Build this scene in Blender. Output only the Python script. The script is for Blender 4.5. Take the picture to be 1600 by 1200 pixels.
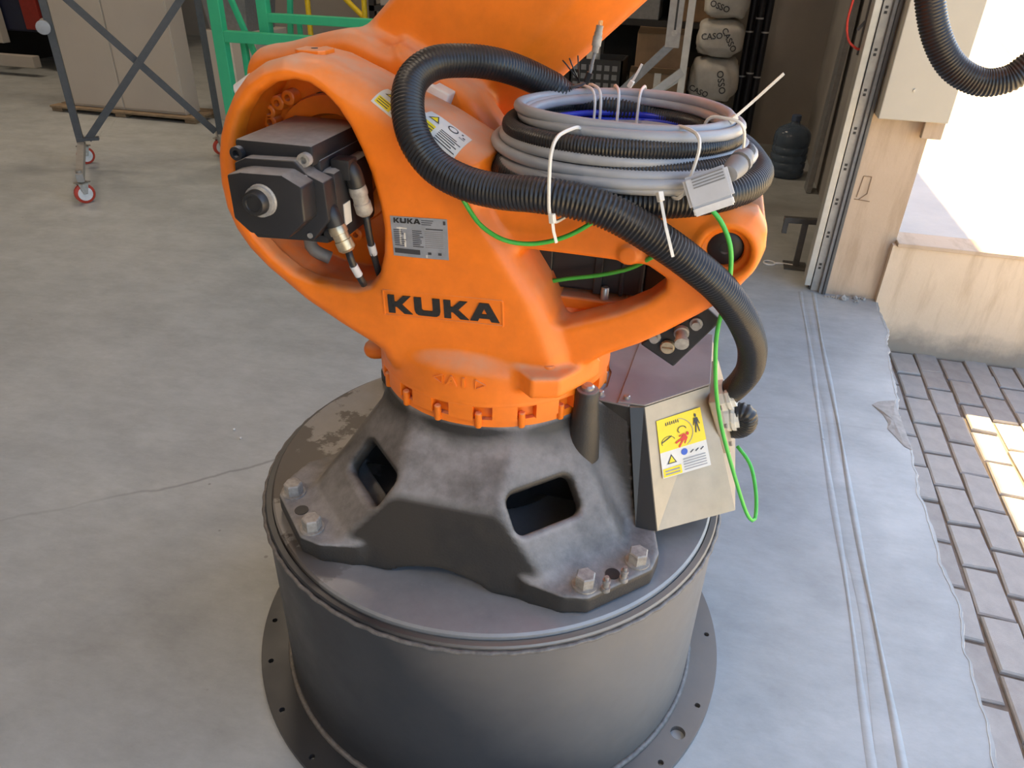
import bpy, bmesh, math, random
import numpy as np
from mathutils import Vector, Matrix
random.seed(7); RNG = np.random.default_rng(7)
for o in list(bpy.data.objects): bpy.data.objects.remove(o)
scene = bpy.context.scene
COL = scene.collection
R = math.radians

# ------------------------------------------------------------------ camera
cam_d = bpy.data.cameras.new('camera'); cam = bpy.data.objects.new('camera', cam_d); COL.objects.link(cam)
cam_d.sensor_width = 36.0; cam_d.lens = 1160 * 36.0 / 1600; cam_d.clip_start = .02; cam_d.clip_end = 200
cam.matrix_world = (Matrix.Translation((.3506, -1.3000, 1.526)) @ Matrix.Rotation(R(13.6), 4, 'Z')
                    @ Matrix.Rotation(R(90 - 31.28), 4, 'X') @ Matrix.Rotation(R(1.78), 4, 'Z'))
scene.camera = cam
# ------------------------------------------------------------------ sky, sun, hall fill, exposure
world = bpy.data.worlds.new('world'); scene.world = world; world.use_nodes = True
wn = world.node_tree.nodes; wn.clear()
sky = wn.new('ShaderNodeTexSky'); sky.sky_type = 'NISHITA'; sky.sun_disc = False
sky.sun_elevation = R(46); sky.sun_rotation = R(3); sky.air_density = 1.1; sky.dust_density = 1.2
bg = wn.new('ShaderNodeBackground'); bg.inputs[1].default_value = .40
wo = wn.new('ShaderNodeOutputWorld')
world.node_tree.links.new(sky.outputs[0], bg.inputs[0]); world.node_tree.links.new(bg.outputs[0], wo.inputs[0])
sun_d = bpy.data.lights.new('sun', 'SUN'); sun_d.energy = 26.0; sun_d.color = (1, .75, .38); sun_d.angle = R(.6)
sun = bpy.data.objects.new('sun', sun_d); COL.objects.link(sun)
sun.location = (3, 8, 9)
sun.rotation_euler = Vector((-.05, -1, -1.04)).to_track_quat('-Z', 'Y').to_euler()
vs = scene.view_settings
vs.view_transform = 'Standard'; vs.look = 'None'; vs.gamma = 1; vs.use_curve_mapping = False; vs.exposure = 0.62
FILL_POWER = 48

# ------------------------------------------------------------------ materials
def new_mat(name):
    m = bpy.data.materials.new(name); m.use_nodes = True
    nt = m.node_tree; b = nt.nodes['Principled BSDF']
    return m, nt, b
def lk(nt, a, b): nt.links.new(a, b)
def noise(nt, scale, detail=4, rough=.55, vec=None, stretch=None):
    n = nt.nodes.new('ShaderNodeTexNoise'); n.inputs['Scale'].default_value = scale
    n.inputs['Detail'].default_value = detail; n.inputs['Roughness'].default_value = rough
    if vec is not None:
        if stretch:
            mp = nt.nodes.new('ShaderNodeMapping'); mp.inputs['Scale'].default_value = stretch
            lk(nt, vec, mp.inputs[0]); vec = mp.outputs[0]
        lk(nt, vec, n.inputs['Vector'])
    return n.outputs['Fac']
def ramp(nt, fac, stops):
    r = nt.nodes.new('ShaderNodeValToRGB'); e = r.color_ramp.elements
    while len(e) < len(stops): e.new(.5)
    for k, (p, c) in enumerate(stops):
        e[k].position = p; e[k].color = (*c, 1) if len(c) == 3 else c
    lk(nt, fac, r.inputs[0]); return r.outputs[0]
def grey(v): return (v, v, v)
def mixc(nt, fac, a, b, mode='MIX'):
    m = nt.nodes.new('ShaderNodeMix'); m.data_type = 'RGBA'; m.blend_type = mode
    for s, v in ((m.inputs[0], fac), (m.inputs[6], a), (m.inputs[7], b)):
        if hasattr(v, 'links') or hasattr(v, 'is_linked'): lk(nt, v, s)
        elif isinstance(v, (int, float)): s.default_value = v
        else: s.default_value = (*v, 1)
    return m.outputs[2]
def math_(nt, op, a, b=0., clamp=False):
    m = nt.nodes.new('ShaderNodeMath'); m.operation = op; m.use_clamp = clamp
    for s, v in ((m.inputs[0], a), (m.inputs[1], b)):
        if isinstance(v, (int, float)): s.default_value = v
        else: lk(nt, v, s)
    return m.outputs[0]
def texco(nt): return nt.nodes.new('ShaderNodeTexCoord').outputs['Object']
def bump(nt, b, h, strength=.2, dist=.002):
    n = nt.nodes.new('ShaderNodeBump'); n.inputs['Strength'].default_value = strength; n.inputs['Distance'].default_value = dist
    lk(nt, h, n.inputs['Height']); lk(nt, n.outputs[0], b.inputs['Normal'])
def plain(name, col, rough=.5, metal=0., var=.12, scale=30, bmp=0.):
    m, nt, b = new_mat(name); v = texco(nt); f = noise(nt, scale, 5, .6, v)
    c0 = tuple(x * (1 - var) for x in col); c1 = tuple(min(1, x * (1 + var)) for x in col)
    lk(nt, ramp(nt, f, [(.3, c0), (.7, c1)]), b.inputs['Base Color'])
    b.inputs['Roughness'].default_value = rough; b.inputs['Metallic'].default_value = metal
    if bmp: bump(nt, b, f, bmp)
    return m
def dusty(name, col, dust, amount=.8, rough=.5, metal=0., scale=6, lo=.35, hi=.62, nlo=.35, nhi=.95, orange_peel=.08, stain=None):
    """paint with settled dust: dust lies on what faces up, broken into patches by noise"""
    m, nt, b = new_mat(name); v = texco(nt)
    g = nt.nodes.new('ShaderNodeNewGeometry'); s = nt.nodes.new('ShaderNodeSeparateXYZ'); lk(nt, g.outputs['Normal'], s.inputs[0])
    mr = nt.nodes.new('ShaderNodeMapRange'); mr.inputs[1].default_value = nlo; mr.inputs[2].default_value = nhi; lk(nt, s.outputs[2], mr.inputs[0])
    p = ramp(nt, noise(nt, scale, 6, .62, v), [(lo, grey(0)), (hi, grey(1))])
    p2 = ramp(nt, noise(nt, scale * 9, 4, .6, v), [(.3, grey(.75)), (.7, grey(1))])
    f = math_(nt, 'MULTIPLY', math_(nt, 'MULTIPLY', mr.outputs[0], p), math_(nt, 'MULTIPLY', p2, amount), True)
    base = ramp(nt, noise(nt, 25, 4, .6, v), [(.3, tuple(c * .92 for c in col)), (.7, tuple(min(1, c * 1.06) for c in col))])
    if stain:
        sp = ramp(nt, noise(nt, 3.2, 6, .65, v), [(.46, grey(0)), (.56, grey(1))]); base = mixc(nt, math_(nt, 'MULTIPLY', sp, .6), base, stain)
    lk(nt, mixc(nt, f, base, dust), b.inputs['Base Color'])
    lk(nt, math_(nt, 'ADD', math_(nt, 'MULTIPLY', f, .35), rough, True), b.inputs['Roughness'])
    b.inputs['Metallic'].default_value = metal
    bump(nt, b, noise(nt, 260, 2, .5, v), orange_peel, .001)
    return m
M = {}
M['orange'] = dusty('orange_paint', (.90, .21, .012), (.62, .37, .24), .9, .40, 0, 5, .34, .56, .25, .9, .12)
M['black'] = dusty('black_paint', (.018, .018, .02), (.30, .27, .235), .95, .42, 0, 8, .15, .42, .6, .95, .1)
M['cast'] = dusty('black_cast_iron', (.030, .029, .028), (.34, .33, .32), .95, .5, .1, 7, .25, .56, .40, .75, .5, (.05, .043, .035))
M['rubber'] = plain('black_rubber', (.018, .018, .019), .42, 0, .2)
M['hose'] = dusty('black_hose', (.016, .016, .018), (.16, .14, .12), .5, .33, 0, 6, .3, .7, .3, 1, .02)
M['cable'] = dusty('grey_cable', (.33, .345, .37), (.42, .38, .33), .5, .4, 0, 9, .3, .7, .3, 1, .01)
M['bluecable'] = plain('blue_cable', (.012, .03, .42), .35)
M['greencable'] = plain('green_cable', (.07, .50, .07), .4)
M['tie'] = plain('nylon_tie', (.72, .69, .62), .45)
M['zinc'] = plain('zinc_steel', (.42, .40, .37), .38, .75, .25, 60)
M['dullzinc'] = plain('dull_steel', (.36, .34, .31), .6, .35, .3, 70, .15)
M['brass'] = plain('nickel_brass', (.55, .46, .32), .35, .8, .2, 80)
M['whiteplastic'] = plain('white_plastic', (.75, .74, .72), .45)
M['greyplastic'] = plain('grey_plastic', (.52, .53, .55), .5, 0, .06)
M['darkgrey'] = plain('dark_grey_plastic', (.22, .22, .22), .5)
M['letter'] = plain('black_letter', (.02, .019, .018), .6, 0, .4, 200)
M['plate'] = plain('silver_plate', (.42, .44, .48), .35, .5, .15, 40)
M['sticker'] = plain('white_sticker', (.70, .67, .60), .5, 0, .08, 20)
M['yellow'] = plain('yellow_sticker', (.87, .66, .015), .5, 0, .06, 20)
M['ink'] = plain('dark_ink', (.05, .05, .055), .6)
M['greyink'] = plain('grey_ink', (.30, .29, .29), .6)
M['redink'] = plain('red_ink', (.65, .05, .03), .6)
M['blueink'] = plain('blue_ink', (.05, .12, .5), .6)
M['weld'] = plain('weld_bead', (.16, .15, .14), .55, .2, .3, 90, .2)
M['jugcap'] = plain('jug_cap', (.06, .09, .16), .4)
M['boxmetal'] = dusty('grey_box_warm_reflection', (.46, .38, .27), (.20, .175, .165), .5, .4, .2, 6, .3, .6, .5, .95, .03)  # beige base holds the warm outdoor reflection on the grey sheet
M['lid'] = dusty('grey_lid', (.27, .25, .245), (.34, .31, .30), .7, .45, .3, 6, .35, .6, .4, .9, .03)

# floor
def floor_mat():
    m, nt, b = new_mat('concrete_floor'); v = texco(nt)
    a = ramp(nt, noise(nt, .9, 8, .65, v), [(.3, (.325, .345, .345)), (.52, (.395, .417, .416)), (.72, (.44, .46, .455))])
    s1 = ramp(nt, noise(nt, 3.2, 8, .72, v, (1, 1.5, 1)), [(.35, grey(.84)), (.6, grey(1.04))])
    s2 = ramp(nt, noise(nt, 22, 7, .75, v, (.6, 1.3, 1)), [(.3, grey(.92)), (.65, grey(1.04))])
    c = mixc(nt, 1., mixc(nt, 1., a, s1, 'MULTIPLY'), s2, 'MULTIPLY')
    vo = nt.nodes.new('ShaderNodeTexVoronoi'); vo.inputs['Scale'].default_value = 9; vo.inputs['Randomness'].default_value = 1; lk(nt, v, vo.inputs['Vector'])
    sp = ramp(nt, vo.outputs['Distance'], [(.035, grey(1)), (.06, grey(0))])
    pick = ramp(nt, noise(nt, 7, 1, .5, v), [(.56, grey(0)), (.6, grey(1))])
    c = mixc(nt, math_(nt, 'MULTIPLY', math_(nt, 'MULTIPLY', sp, pick), .6), c, (.14, .13, .12))
    wv = nt.nodes.new('ShaderNodeTexVoronoi'); wv.feature = 'DISTANCE_TO_EDGE'; wv.inputs['Scale'].default_value = .55
    dn = nt.nodes.new('ShaderNodeTexNoise'); dn.inputs['Scale'].default_value = 2.5; dn.inputs['Detail'].default_value = 5; lk(nt, v, dn.inputs['Vector'])
    lk(nt, mixc(nt, .12, v, dn.outputs['Color'], 'ADD'), wv.inputs['Vector'])
    cr = ramp(nt, wv.outputs['Distance'], [(.0, grey(1)), (.0035, grey(0))])
    pk = ramp(nt, noise(nt, .8, 2, .5, v), [(.5, grey(0)), (.6, grey(.55))])
    c = mixc(nt, math_(nt, 'MULTIPLY', cr, pk), c, (.12, .115, .11))
    lk(nt, c, b.inputs['Base Color'])
    lk(nt, ramp(nt, noise(nt, 5, 5, .6, v), [(.3, grey(.42)), (.7, grey(.62))]), b.inputs['Roughness'])
    bump(nt, b, noise(nt, 40, 6, .7, v), .15, .002)
    return m
M['floor'] = floor_mat()
def rough_mat(name, c0, c1, scale=4, rough=.85, bmp=.3, stain=None, stain_z=None):
    m, nt, b = new_mat(name); v = texco(nt)
    c = ramp(nt, noise(nt, scale, 7, .65, v), [(.3, c0), (.7, c1)])
    if stain:
        f = ramp(nt, noise(nt, 5, 6, .65, v, (2.5, 1, .35)), [(.5, grey(0)), (.68, grey(.8))])
        c = mixc(nt, f, c, stain)
    if stain_z:
        s = nt.nodes.new('ShaderNodeSeparateXYZ'); lk(nt, v, s.inputs[0])
        d = math_(nt, 'ADD', math_(nt, 'SUBTRACT', s.outputs[2], stain_z[0]), math_(nt, 'MULTIPLY', noise(nt, 7, 6, .65, v), -.22))
        c = mixc(nt, ramp(nt, d, [(0., grey(.7)), (stain_z[1], grey(0))]), c, stain_z[2])
    lk(nt, c, b.inputs['Base Color']); b.inputs['Roughness'].default_value = rough
    bump(nt, b, noise(nt, scale * 25, 5, .65, v), bmp, .003)
    return m
M['plaster'] = rough_mat('beige_plaster', (.50, .38, .27), (.58, .45, .33), 3, .9, .35, (.42, .31, .21))
M['plinth'] = rough_mat('stained_plaster', (.62, .50, .37), (.70, .57, .43), 3, .9, .3, (.52, .40, .28), (-.315, .11, (.20, .175, .15)))
M['platform'] = rough_mat('pale_concrete', (.42, .40, .38), (.52, .49, .45), 3, .85, .2)
M['farground'] = rough_mat('tan_ground', (.50, .38, .24), (.58, .46, .30), 1.5, .9, .2)
M['paver'] = rough_mat('grey_paver', (.36, .335, .31), (.46, .43, .395), 14, .9, .5)
M['paver2'] = rough_mat('brown_grey_paver', (.32, .29, .265), (.42, .385, .35), 14, .9, .5)
M['yard'] = rough_mat('sunny_paving', (.44, .39, .32), (.52, .46, .38), 5, .9, .3)
M['joint'] = rough_mat('joint_sand', (.16, .125, .10), (.24, .19, .15), 30, .95, .6)
M['chip'] = rough_mat('broken_concrete', (.38, .36, .33), (.56, .53, .49), 40, .95, .9)
M['edge'] = rough_mat('pale_slab_edge', (.50, .47, .42), (.66, .62, .55), 30, .95, .7)
M['cladding'] = plain('beige_sheet_metal', (.46, .425, .36), .45, .1, .04, 4)
M['wall'] = rough_mat('grey_wall', (.30, .285, .27), (.36, .34, .32), 2, .9, .15)
M['hall'] = rough_mat('hall_wall', (.34, .31, .28), (.40, .37, .33), 1, .9, .1)
M['steel'] = plain('galvanised_steel', (.50, .48, .43), .45, .4, .12, 12)
M['darksteel'] = plain('dark_track', (.10, .10, .10), .5, .3)
M['midsteel'] = plain('grey_track', (.24, .245, .25), .5, .3)
M['pedestal'] = None
def pedestal_mat():
    m, nt, b = new_mat('pedestal_paint'); v = texco(nt)
    c = ramp(nt, noise(nt, 2.5, 7, .65, v), [(.3, (.022, .026, .032)), (.7, (.038, .04, .045))])
    vv = ramp(nt, noise(nt, 16, 8, .75, v, (1, 1, .6)), [(.67, grey(0)), (.72, grey(.45))])
    c = mixc(nt, vv, c, (.24, .24, .25))
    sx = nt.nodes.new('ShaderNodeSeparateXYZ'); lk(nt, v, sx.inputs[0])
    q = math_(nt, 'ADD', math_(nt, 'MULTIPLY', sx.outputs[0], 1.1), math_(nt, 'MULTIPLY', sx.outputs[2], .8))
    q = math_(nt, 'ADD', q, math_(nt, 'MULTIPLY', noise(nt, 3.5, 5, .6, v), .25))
    c = mixc(nt, ramp(nt, q, [(.42, grey(0)), (.78, grey(.8))]), c, (.25, .225, .195))  # tan towards gate side and top: warm side light painted in, plus dust
    lk(nt, c, b.inputs['Base Color'])
    lk(nt, ramp(nt, noise(nt, 6, 6, .6, v), [(.3, grey(.34)), (.7, grey(.55))]), b.inputs['Roughness'])
    b.inputs['Metallic'].default_value = .2; b.inputs['Specular IOR Level'].default_value = .8
    bump(nt, b, noise(nt, 90, 5, .6, v), .12, .001)
    return m
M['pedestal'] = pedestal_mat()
def toplate_mat():
    m, nt, b = new_mat('pedestal_top'); v = texco(nt)
    c = ramp(nt, noise(nt, 5, 8, .7, v), [(.3, (.21, .22, .23)), (.7, (.32, .33, .34))])
    oil = ramp(nt, noise(nt, 4.2, 7, .68, v), [(.475, grey(0)), (.505, grey(.85))])
    s = nt.nodes.new('ShaderNodeSeparateXYZ'); lk(nt, v, s.inputs[0])
    side = ramp(nt, math_(nt, 'MULTIPLY', s.outputs[0], -1.), [(.12, grey(0)), (.3, grey(1))])
    c = mixc(nt, math_(nt, 'MULTIPLY', side, .45), c, (.15, .125, .10))
    c = mixc(nt, math_(nt, 'MULTIPLY', oil, side), c, (.05, .04, .035))
    sc = ramp(nt, noise(nt, 45, 8, .75, v), [(.62, grey(0)), (.72, grey(.5))])
    c = mixc(nt, sc, c, (.30, .30, .31))
    lk(nt, c, b.inputs['Base Color']); b.inputs['Roughness'].default_value = .42; b.inputs['Metallic'].default_value = .2
    bump(nt, b, noise(nt, 60, 5, .6, v), .1, .001)
    return m
M['toplate'] = toplate_mat()
M['trolley'] = plain('grey_trolley_paint', (.075, .08, .088), .5)
M['foot'] = plain('galvanised_foot', (.36, .345, .32), .45, .3)
M['cabinet'] = plain('cream_cabinet', (.52, .475, .42), .5, 0, .04, 2)
M['wood'] = plain('pallet_wood', (.26, .19, .12), .85, 0, .3, 12, .3)
M['green'] = plain('green_paint', (.05, .50, .25), .4, 0, .06, 8)
M['yellowpaint'] = plain('yellow_paint', (.70, .48, .01), .45)
M['navy'] = plain('navy_paint', (.012, .016, .04), .4)
M['red'] = plain('dark_red_paint', (.22, .018, .012), .5)
M['redwheel'] = plain('red_wheel', (.50, .05, .025), .5)
M['pipe'] = plain('black_pipe', (.012, .013, .02), .4)
M['sack'] = rough_mat('white_sack', (.44, .42, .38), (.58, .56, .51), 9, .7, .6)
M['card'] = plain('cardboard', (.24, .155, .09), .85, 0, .15, 10)
M['crate'] = plain('black_crate', (.025, .024, .024), .5)
M['darkwall'] = plain('dark_wall', (.035, .033, .032), .9)
M['jug'] = None
m, nt, b = new_mat('blue_jug'); b.inputs['Base Color'].default_value = (.17, .26, .40, 1); b.inputs['Roughness'].default_value = .15
b.inputs['Transmission Weight'].default_value = .55; b.inputs['IOR'].default_value = 1.3
lk(nt, ramp(nt, noise(nt, 8, 3, .5, texco(nt)), [(.3, (.12, .17, .25)), (.7, (.18, .24, .33))]), b.inputs['Base Color']); M['jug'] = m
m, nt, b = new_mat('lamp_glow'); b.inputs['Emission Color'].default_value = (1, .86, .68, 1); b.inputs['Emission Strength'].default_value = 6
b.inputs['Base Color'].default_value = (.8, .8, .8, 1); M['lamp'] = m

# ------------------------------------------------------------------ mesh helpers
def link(o, parent=None, **props):
    COL.objects.link(o)
    if parent is not None: o.parent = parent
    for k, v in props.items(): o[k] = v
    return o
def mesh_obj(name, verts, faces, mat, parent=None, smooth=False, angle=None, **props):
    me = bpy.data.meshes.new(name); me.from_pydata([tuple(map(float, v)) for v in verts], [], [tuple(map(int, f)) for f in faces]); me.update()
    if mat is not None: me.materials.append(mat if not isinstance(mat, str) else M[mat])
    if smooth: me.shade_smooth()
    if angle is not None:
        me.shade_smooth(); me.set_sharp_from_angle(angle=R(angle))
    return link(bpy.data.objects.new(name, me), parent, **props)
def empty(name, loc=(0, 0, 0), rz=0, **props):
    o = bpy.data.objects.new(name, None); o.location = loc; o.rotation_euler = (0, 0, rz); o.empty_display_size = .05
    return link(o, None, **props)
def tagged(o, label, cat, group=None):
    o['label'] = label; o['category'] = cat
    if group: o['group'] = group
    return o
def frame(d):
    d = Vector(d).normalized(); a = Vector((0, 0, 1)) if abs(d.z) < .9 else Vector((1, 0, 0))
    u = d.cross(a).normalized(); v = d.cross(u).normalized(); return d, u, v
class MB:
    def __init__(s): s.v = []; s.f = []
    def add(s, vs, fs):
        n = len(s.v); s.v += [tuple(p) for p in vs]; s.f += [tuple(i + n for i in f) for f in fs]; return s
    def box(s, a, b, bev=0.):
        bm = bmesh.new(); bmesh.ops.create_cube(bm, size=1)
        for v in bm.verts: v.co = Vector([a[i] + (b[i] - a[i]) * (v.co[i] + .5) for i in range(3)])
        if bev: bmesh.ops.bevel(bm, geom=bm.edges[:], offset=bev, segments=2, affect='EDGES', profile=.5)
        return s.bm(bm)
    def bm(s, bm, mtx=None):
        bm.verts.index_update()
        s.add([(mtx @ v.co) if mtx else v.co.copy() for v in bm.verts], [[v.index for v in f.verts] for f in bm.faces]); bm.free(); return s
    def obox(s, p0, p1, w, h, up=(0, 0, 1), bev=0.):
        """bar from p0 to p1, w across, h along up"""
        p0, p1 = Vector(p0), Vector(p1); d = (p1 - p0); L = d.length; d.normalize(); up = Vector(up)
        x = d.cross(up); 
        if x.length < 1e-4: x = d.cross(Vector((1, 0, 0)))
        x.normalize(); z = x.cross(d).normalized()
        bm = bmesh.new(); bmesh.ops.create_cube(bm, size=1)
        for v in bm.verts: v.co = Vector((v.co.x * w, (v.co.y + .5) * L, v.co.z * h))
        if bev: bmesh.ops.bevel(bm, geom=bm.edges[:], offset=bev, segments=2, affect='EDGES', profile=.5)
        mt = Matrix((( x.x, d.x, z.x, p0.x), (x.y, d.y, z.y, p0.y), (x.z, d.z, z.z, p0.z), (0, 0, 0, 1)))
        return s.bm(bm, mt)
    def lathe(s, p0, d, prof, n=24, caps=True):
        """prof: list of (t along d, radius)"""
        d, u, v = frame(d); p0 = Vector(p0); b = len(s.v)
        for t, r in prof:
            for k in range(n):
                a = 2 * math.pi * k / n; s.v.append(tuple(p0 + d * t + u * (r * math.cos(a)) + v * (r * math.sin(a))))
        for i in range(len(prof) - 1):
            for k in range(n):
                k2 = (k + 1) % n; s.f.append((b + i * n + k, b + i * n + k2, b + (i + 1) * n + k2, b + (i + 1) * n + k))
        if caps:
            s.f.append(tuple(b + k for k in range(n))[::-1]); s.f.append(tuple(b + (len(prof) - 1) * n + k for k in range(n)))
        return s
    def cyl(s, p0, p1, r, n=16, bev=0.):
        p0, p1 = Vector(p0), Vector(p1); L = (p1 - p0).length
        pr = [(0, r), (L, r)] if not bev else [(0, r - bev), (bev, r), (L - bev, r), (L, r - bev)]
        return s.lathe(p0, p1 - p0, pr, n)
    def prism(s, poly, o, u, v, w, bev=0.):
        """2D polygon in plane (o,u,v), extruded by vector w"""
        o, u, v, w = map(Vector, (o, u, v, w)); bm = bmesh.new()
        vs = [bm.verts.new(o + u * a + v * c) for a, c in poly]; f = bm.faces.new(vs)
        r = bmesh.ops.extrude_face_region(bm, geom=[f]); 
        for g in r['geom']:
            if isinstance(g, bmesh.types.BMVert): g.co += w
        bmesh.ops.recalc_face_normals(bm, faces=bm.faces[:])
        if bev: bmesh.ops.bevel(bm, geom=bm.edges[:], offset=bev, segments=2, affect='EDGES', profile=.5)
        return s.bm(bm)
    def sweep(s, pts, radii, n=12, closed=False):
        pts = [Vector(p) for p in pts]; N = len(pts); b = len(s.v)
        T = []
        for i in range(N):
            a = pts[(i - 1) % N] if closed or i > 0 else pts[i]; c = pts[(i + 1) % N] if closed or i < N - 1 else pts[i]
            T.append((c - a).normalized())
        _, u, _ = frame(T[0]); us = []
        for i in range(N):
            u = (u - T[i] * u.dot(T[i])).normalized(); us.append(u)
        tw = 0.
        if closed:
            ue = (us[-1] - T[0] * us[-1].dot(T[0])).normalized(); tw = math.atan2(ue.cross(us[0]).dot(T[0]), ue.dot(us[0]))
        for i in range(N):
            v = T[i].cross(us[i]); r = radii[i] if hasattr(radii, '__len__') else radii; o = tw * i / N
            for k in range(n):
                a = 2 * math.pi * k / n + o; s.v.append(tuple(pts[i] + us[i] * (r * math.cos(a)) + v * (r * math.sin(a))))
        for i in range(N if closed else N - 1):
            j = (i + 1) % N
            for k in range(n):
                k2 = (k + 1) % n; s.f.append((b + i * n + k, b + i * n + k2, b + j * n + k2, b + j * n + k))
        if not closed:
            s.f.append(tuple(b + k for k in range(n))[::-1]); s.f.append(tuple(b + (N - 1) * n + k for k in range(n)))
        return s
    def build(s, name, mat, parent=None, smooth=False, angle=None, **props):
        return mesh_obj(name, s.v, s.f, mat, parent, smooth, angle, **props)
def spline(pts, closed=False, step=.006):
    P = np.array(pts, float); n = len(P); out = []
    for i in range(n if closed else n - 1):
        g = lambda k: P[k % n] if closed else P[min(max(k, 0), n - 1)]
        p0, p1, p2, p3 = g(i - 1), g(i), g(i + 1), g(i + 2)
        for t in np.linspace(0, 1, 16, endpoint=False):
            out.append(.5 * ((2 * p1) + (p2 - p0) * t + (2 * p0 - 5 * p1 + 4 * p2 - p3) * t * t + (3 * p1 - p0 - 3 * p2 + p3) * t ** 3))
    out.append(P[0] if closed else P[-1]); out = np.array(out)
    s = np.r_[0, np.cumsum(np.linalg.norm(np.diff(out, axis=0), axis=1))]
    N = max(4, int(s[-1] / step)); q = np.linspace(0, s[-1], N + (0 if closed else 1), endpoint=not closed)
    return np.stack([np.interp(q, s, out[:, k]) for k in range(3)], 1)
def corrugated(mb, pts, r, pitch=.0062, depth=.0022, n=18, closed=False):
    p = spline(pts, closed, pitch / 4); k = np.arange(len(p)) % 4
    if closed: p = p[:len(p) // 4 * 4]; k = np.arange(len(p)) % 4
    return mb.sweep(p, list(np.where(k < 2, r, r - depth)), n, closed)
def cable(mb, pts, r, n=10, closed=False, step=.01): return mb.sweep(spline(pts, closed, step), r, n, closed)
def text_mesh(txt, size, extrude=.0008, offset=0., align='CENTER'):
    c = bpy.data.curves.new('text', 'FONT'); c.body = txt; c.size = size; c.extrude = extrude; c.offset = offset; c.align_x = align; c.align_y = 'CENTER'; c.resolution_u = 3
    o = bpy.data.objects.new('text', c); COL.objects.link(o); dg = bpy.context.evaluated_depsgraph_get()
    me = o.evaluated_get(dg).to_mesh(); v = [tuple(p.co) for p in me.vertices]; f = [tuple(p.vertices) for p in me.polygons]
    o.evaluated_get(dg).to_mesh_clear(); bpy.data.objects.remove(o); bpy.data.curves.remove(c); return v, f
def to_plane(v, o, u, w, n):
    o, u, w, n = map(Vector, (o, u, w, n)); return [tuple(o + u * p[0] + w * p[1] + n * p[2]) for p in v]
def hexhead(mb, p, d, r, h):
    mb.lathe(p, d, [(0, r * 1.25), (h * .12, r * 1.25)], 20)
    mb.lathe(Vector(p) + Vector(d).normalized() * h * .12, d, [(0, r), (h * .8, r), (h * .88, r * .88)], 6); return mb
# ------------------------------------------------------------------ implicit castings (distance fields turned into meshes)
def sd_poly(poly, X, Z):
    P = np.array(poly, float); d = np.full(np.broadcast(X, Z).shape, 1e9); s = np.ones_like(d); n = len(P)
    for i in range(n):
        a = P[i]; b = P[i - 1]; ex, ez = b - a; wx, wz = X - a[0], Z - a[1]
        t = np.clip((wx * ex + wz * ez) / (ex * ex + ez * ez), 0, 1)
        d = np.minimum(d, (wx - ex * t) ** 2 + (wz - ez * t) ** 2)
        c1 = Z >= a[1]; c2 = Z < b[1]; c3 = ex * wz > ez * wx
        s = np.where((c1 & c2 & c3) | (~c1 & ~c2 & ~c3), -s, s)
    return s * np.sqrt(d)
def rnd_and(a, b, r):
    a, b = a + r, b + r
    return np.minimum(np.maximum(a, b), 0) + np.sqrt(np.maximum(a, 0) ** 2 + np.maximum(b, 0) ** 2) - r
def smin(a, b, k):
    h = np.clip(.5 + .5 * (b - a) / k, 0, 1); return b * (1 - h) + a * h - k * h * (1 - h)
def smax(a, b, k): return -smin(-a, -b, k)
def slab(Y, a, b): return np.abs(Y - (a + b) / 2) - (b - a) / 2
def surface_nets(F, org, h):
    S = F < 0; nx, ny, nz = F.shape
    cnt = np.zeros((nx - 1, ny - 1, nz - 1), np.int8)
    for a in (0, 1):
        for b_ in (0, 1):
            for c in (0, 1): cnt += S[a:nx - 1 + a, b_:ny - 1 + b_, c:nz - 1 + c]
    act = (cnt > 0) & (cnt < 8); I, J, K = np.nonzero(act); N = len(I)
    idx = -np.ones(act.shape, np.int64); idx[I, J, K] = np.arange(N)
    acc = np.zeros((N, 3)); w = np.zeros(N)
    corners = [(a, b_, c) for a in (0, 1) for b_ in (0, 1) for c in (0, 1)]
    for p in corners:
        for ax in range(3):
            if p[ax]: continue
            q = list(p); q[ax] = 1
            f0 = F[I + p[0], J + p[1], K + p[2]]; f1 = F[I + q[0], J + q[1], K + q[2]]; m = (f0 < 0) != (f1 < 0)
            t = np.where(m, f0 / np.where(m, f0 - f1, 1), 0); pos = np.tile(np.array(p, float), (N, 1)); pos[:, ax] += t
            acc += pos * m[:, None]; w += m
    V = (np.stack([I, J, K], 1) + acc / w[:, None]) * h + np.array(org); Q = []
    for ax in range(3):
        sl = [slice(1, -1)] * 3; sl[ax] = slice(0, -1); sl2 = [slice(1, -1)] * 3; sl2[ax] = slice(1, None)
        a = S[tuple(sl)]; b_ = S[tuple(sl2)]; E = np.nonzero(a != b_); base = [E[k] + (0 if k == ax else 1) for k in range(3)]
        inside = a[E]; u, v = (ax + 1) % 3, (ax + 2) % 3
        def at(du, dv):
            c = [base[0].copy(), base[1].copy(), base[2].copy()]; c[u] -= du; c[v] -= dv; return idx[c[0], c[1], c[2]]
        q = np.stack([at(1, 1), at(0, 1), at(0, 0), at(1, 0)], 1); q[~inside] = q[~inside][:, ::-1]; Q.append(q)
    return V, np.concatenate(Q)
def grid(lo, hi, h):
    n = [int(round((b - a) / h)) + 1 for a, b in zip(lo, hi)]
    ax = [lo[k] + h * np.arange(n[k]) for k in range(3)]
    return ax[0][:, None, None], ax[1][None, :, None], ax[2][None, None, :]
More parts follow.
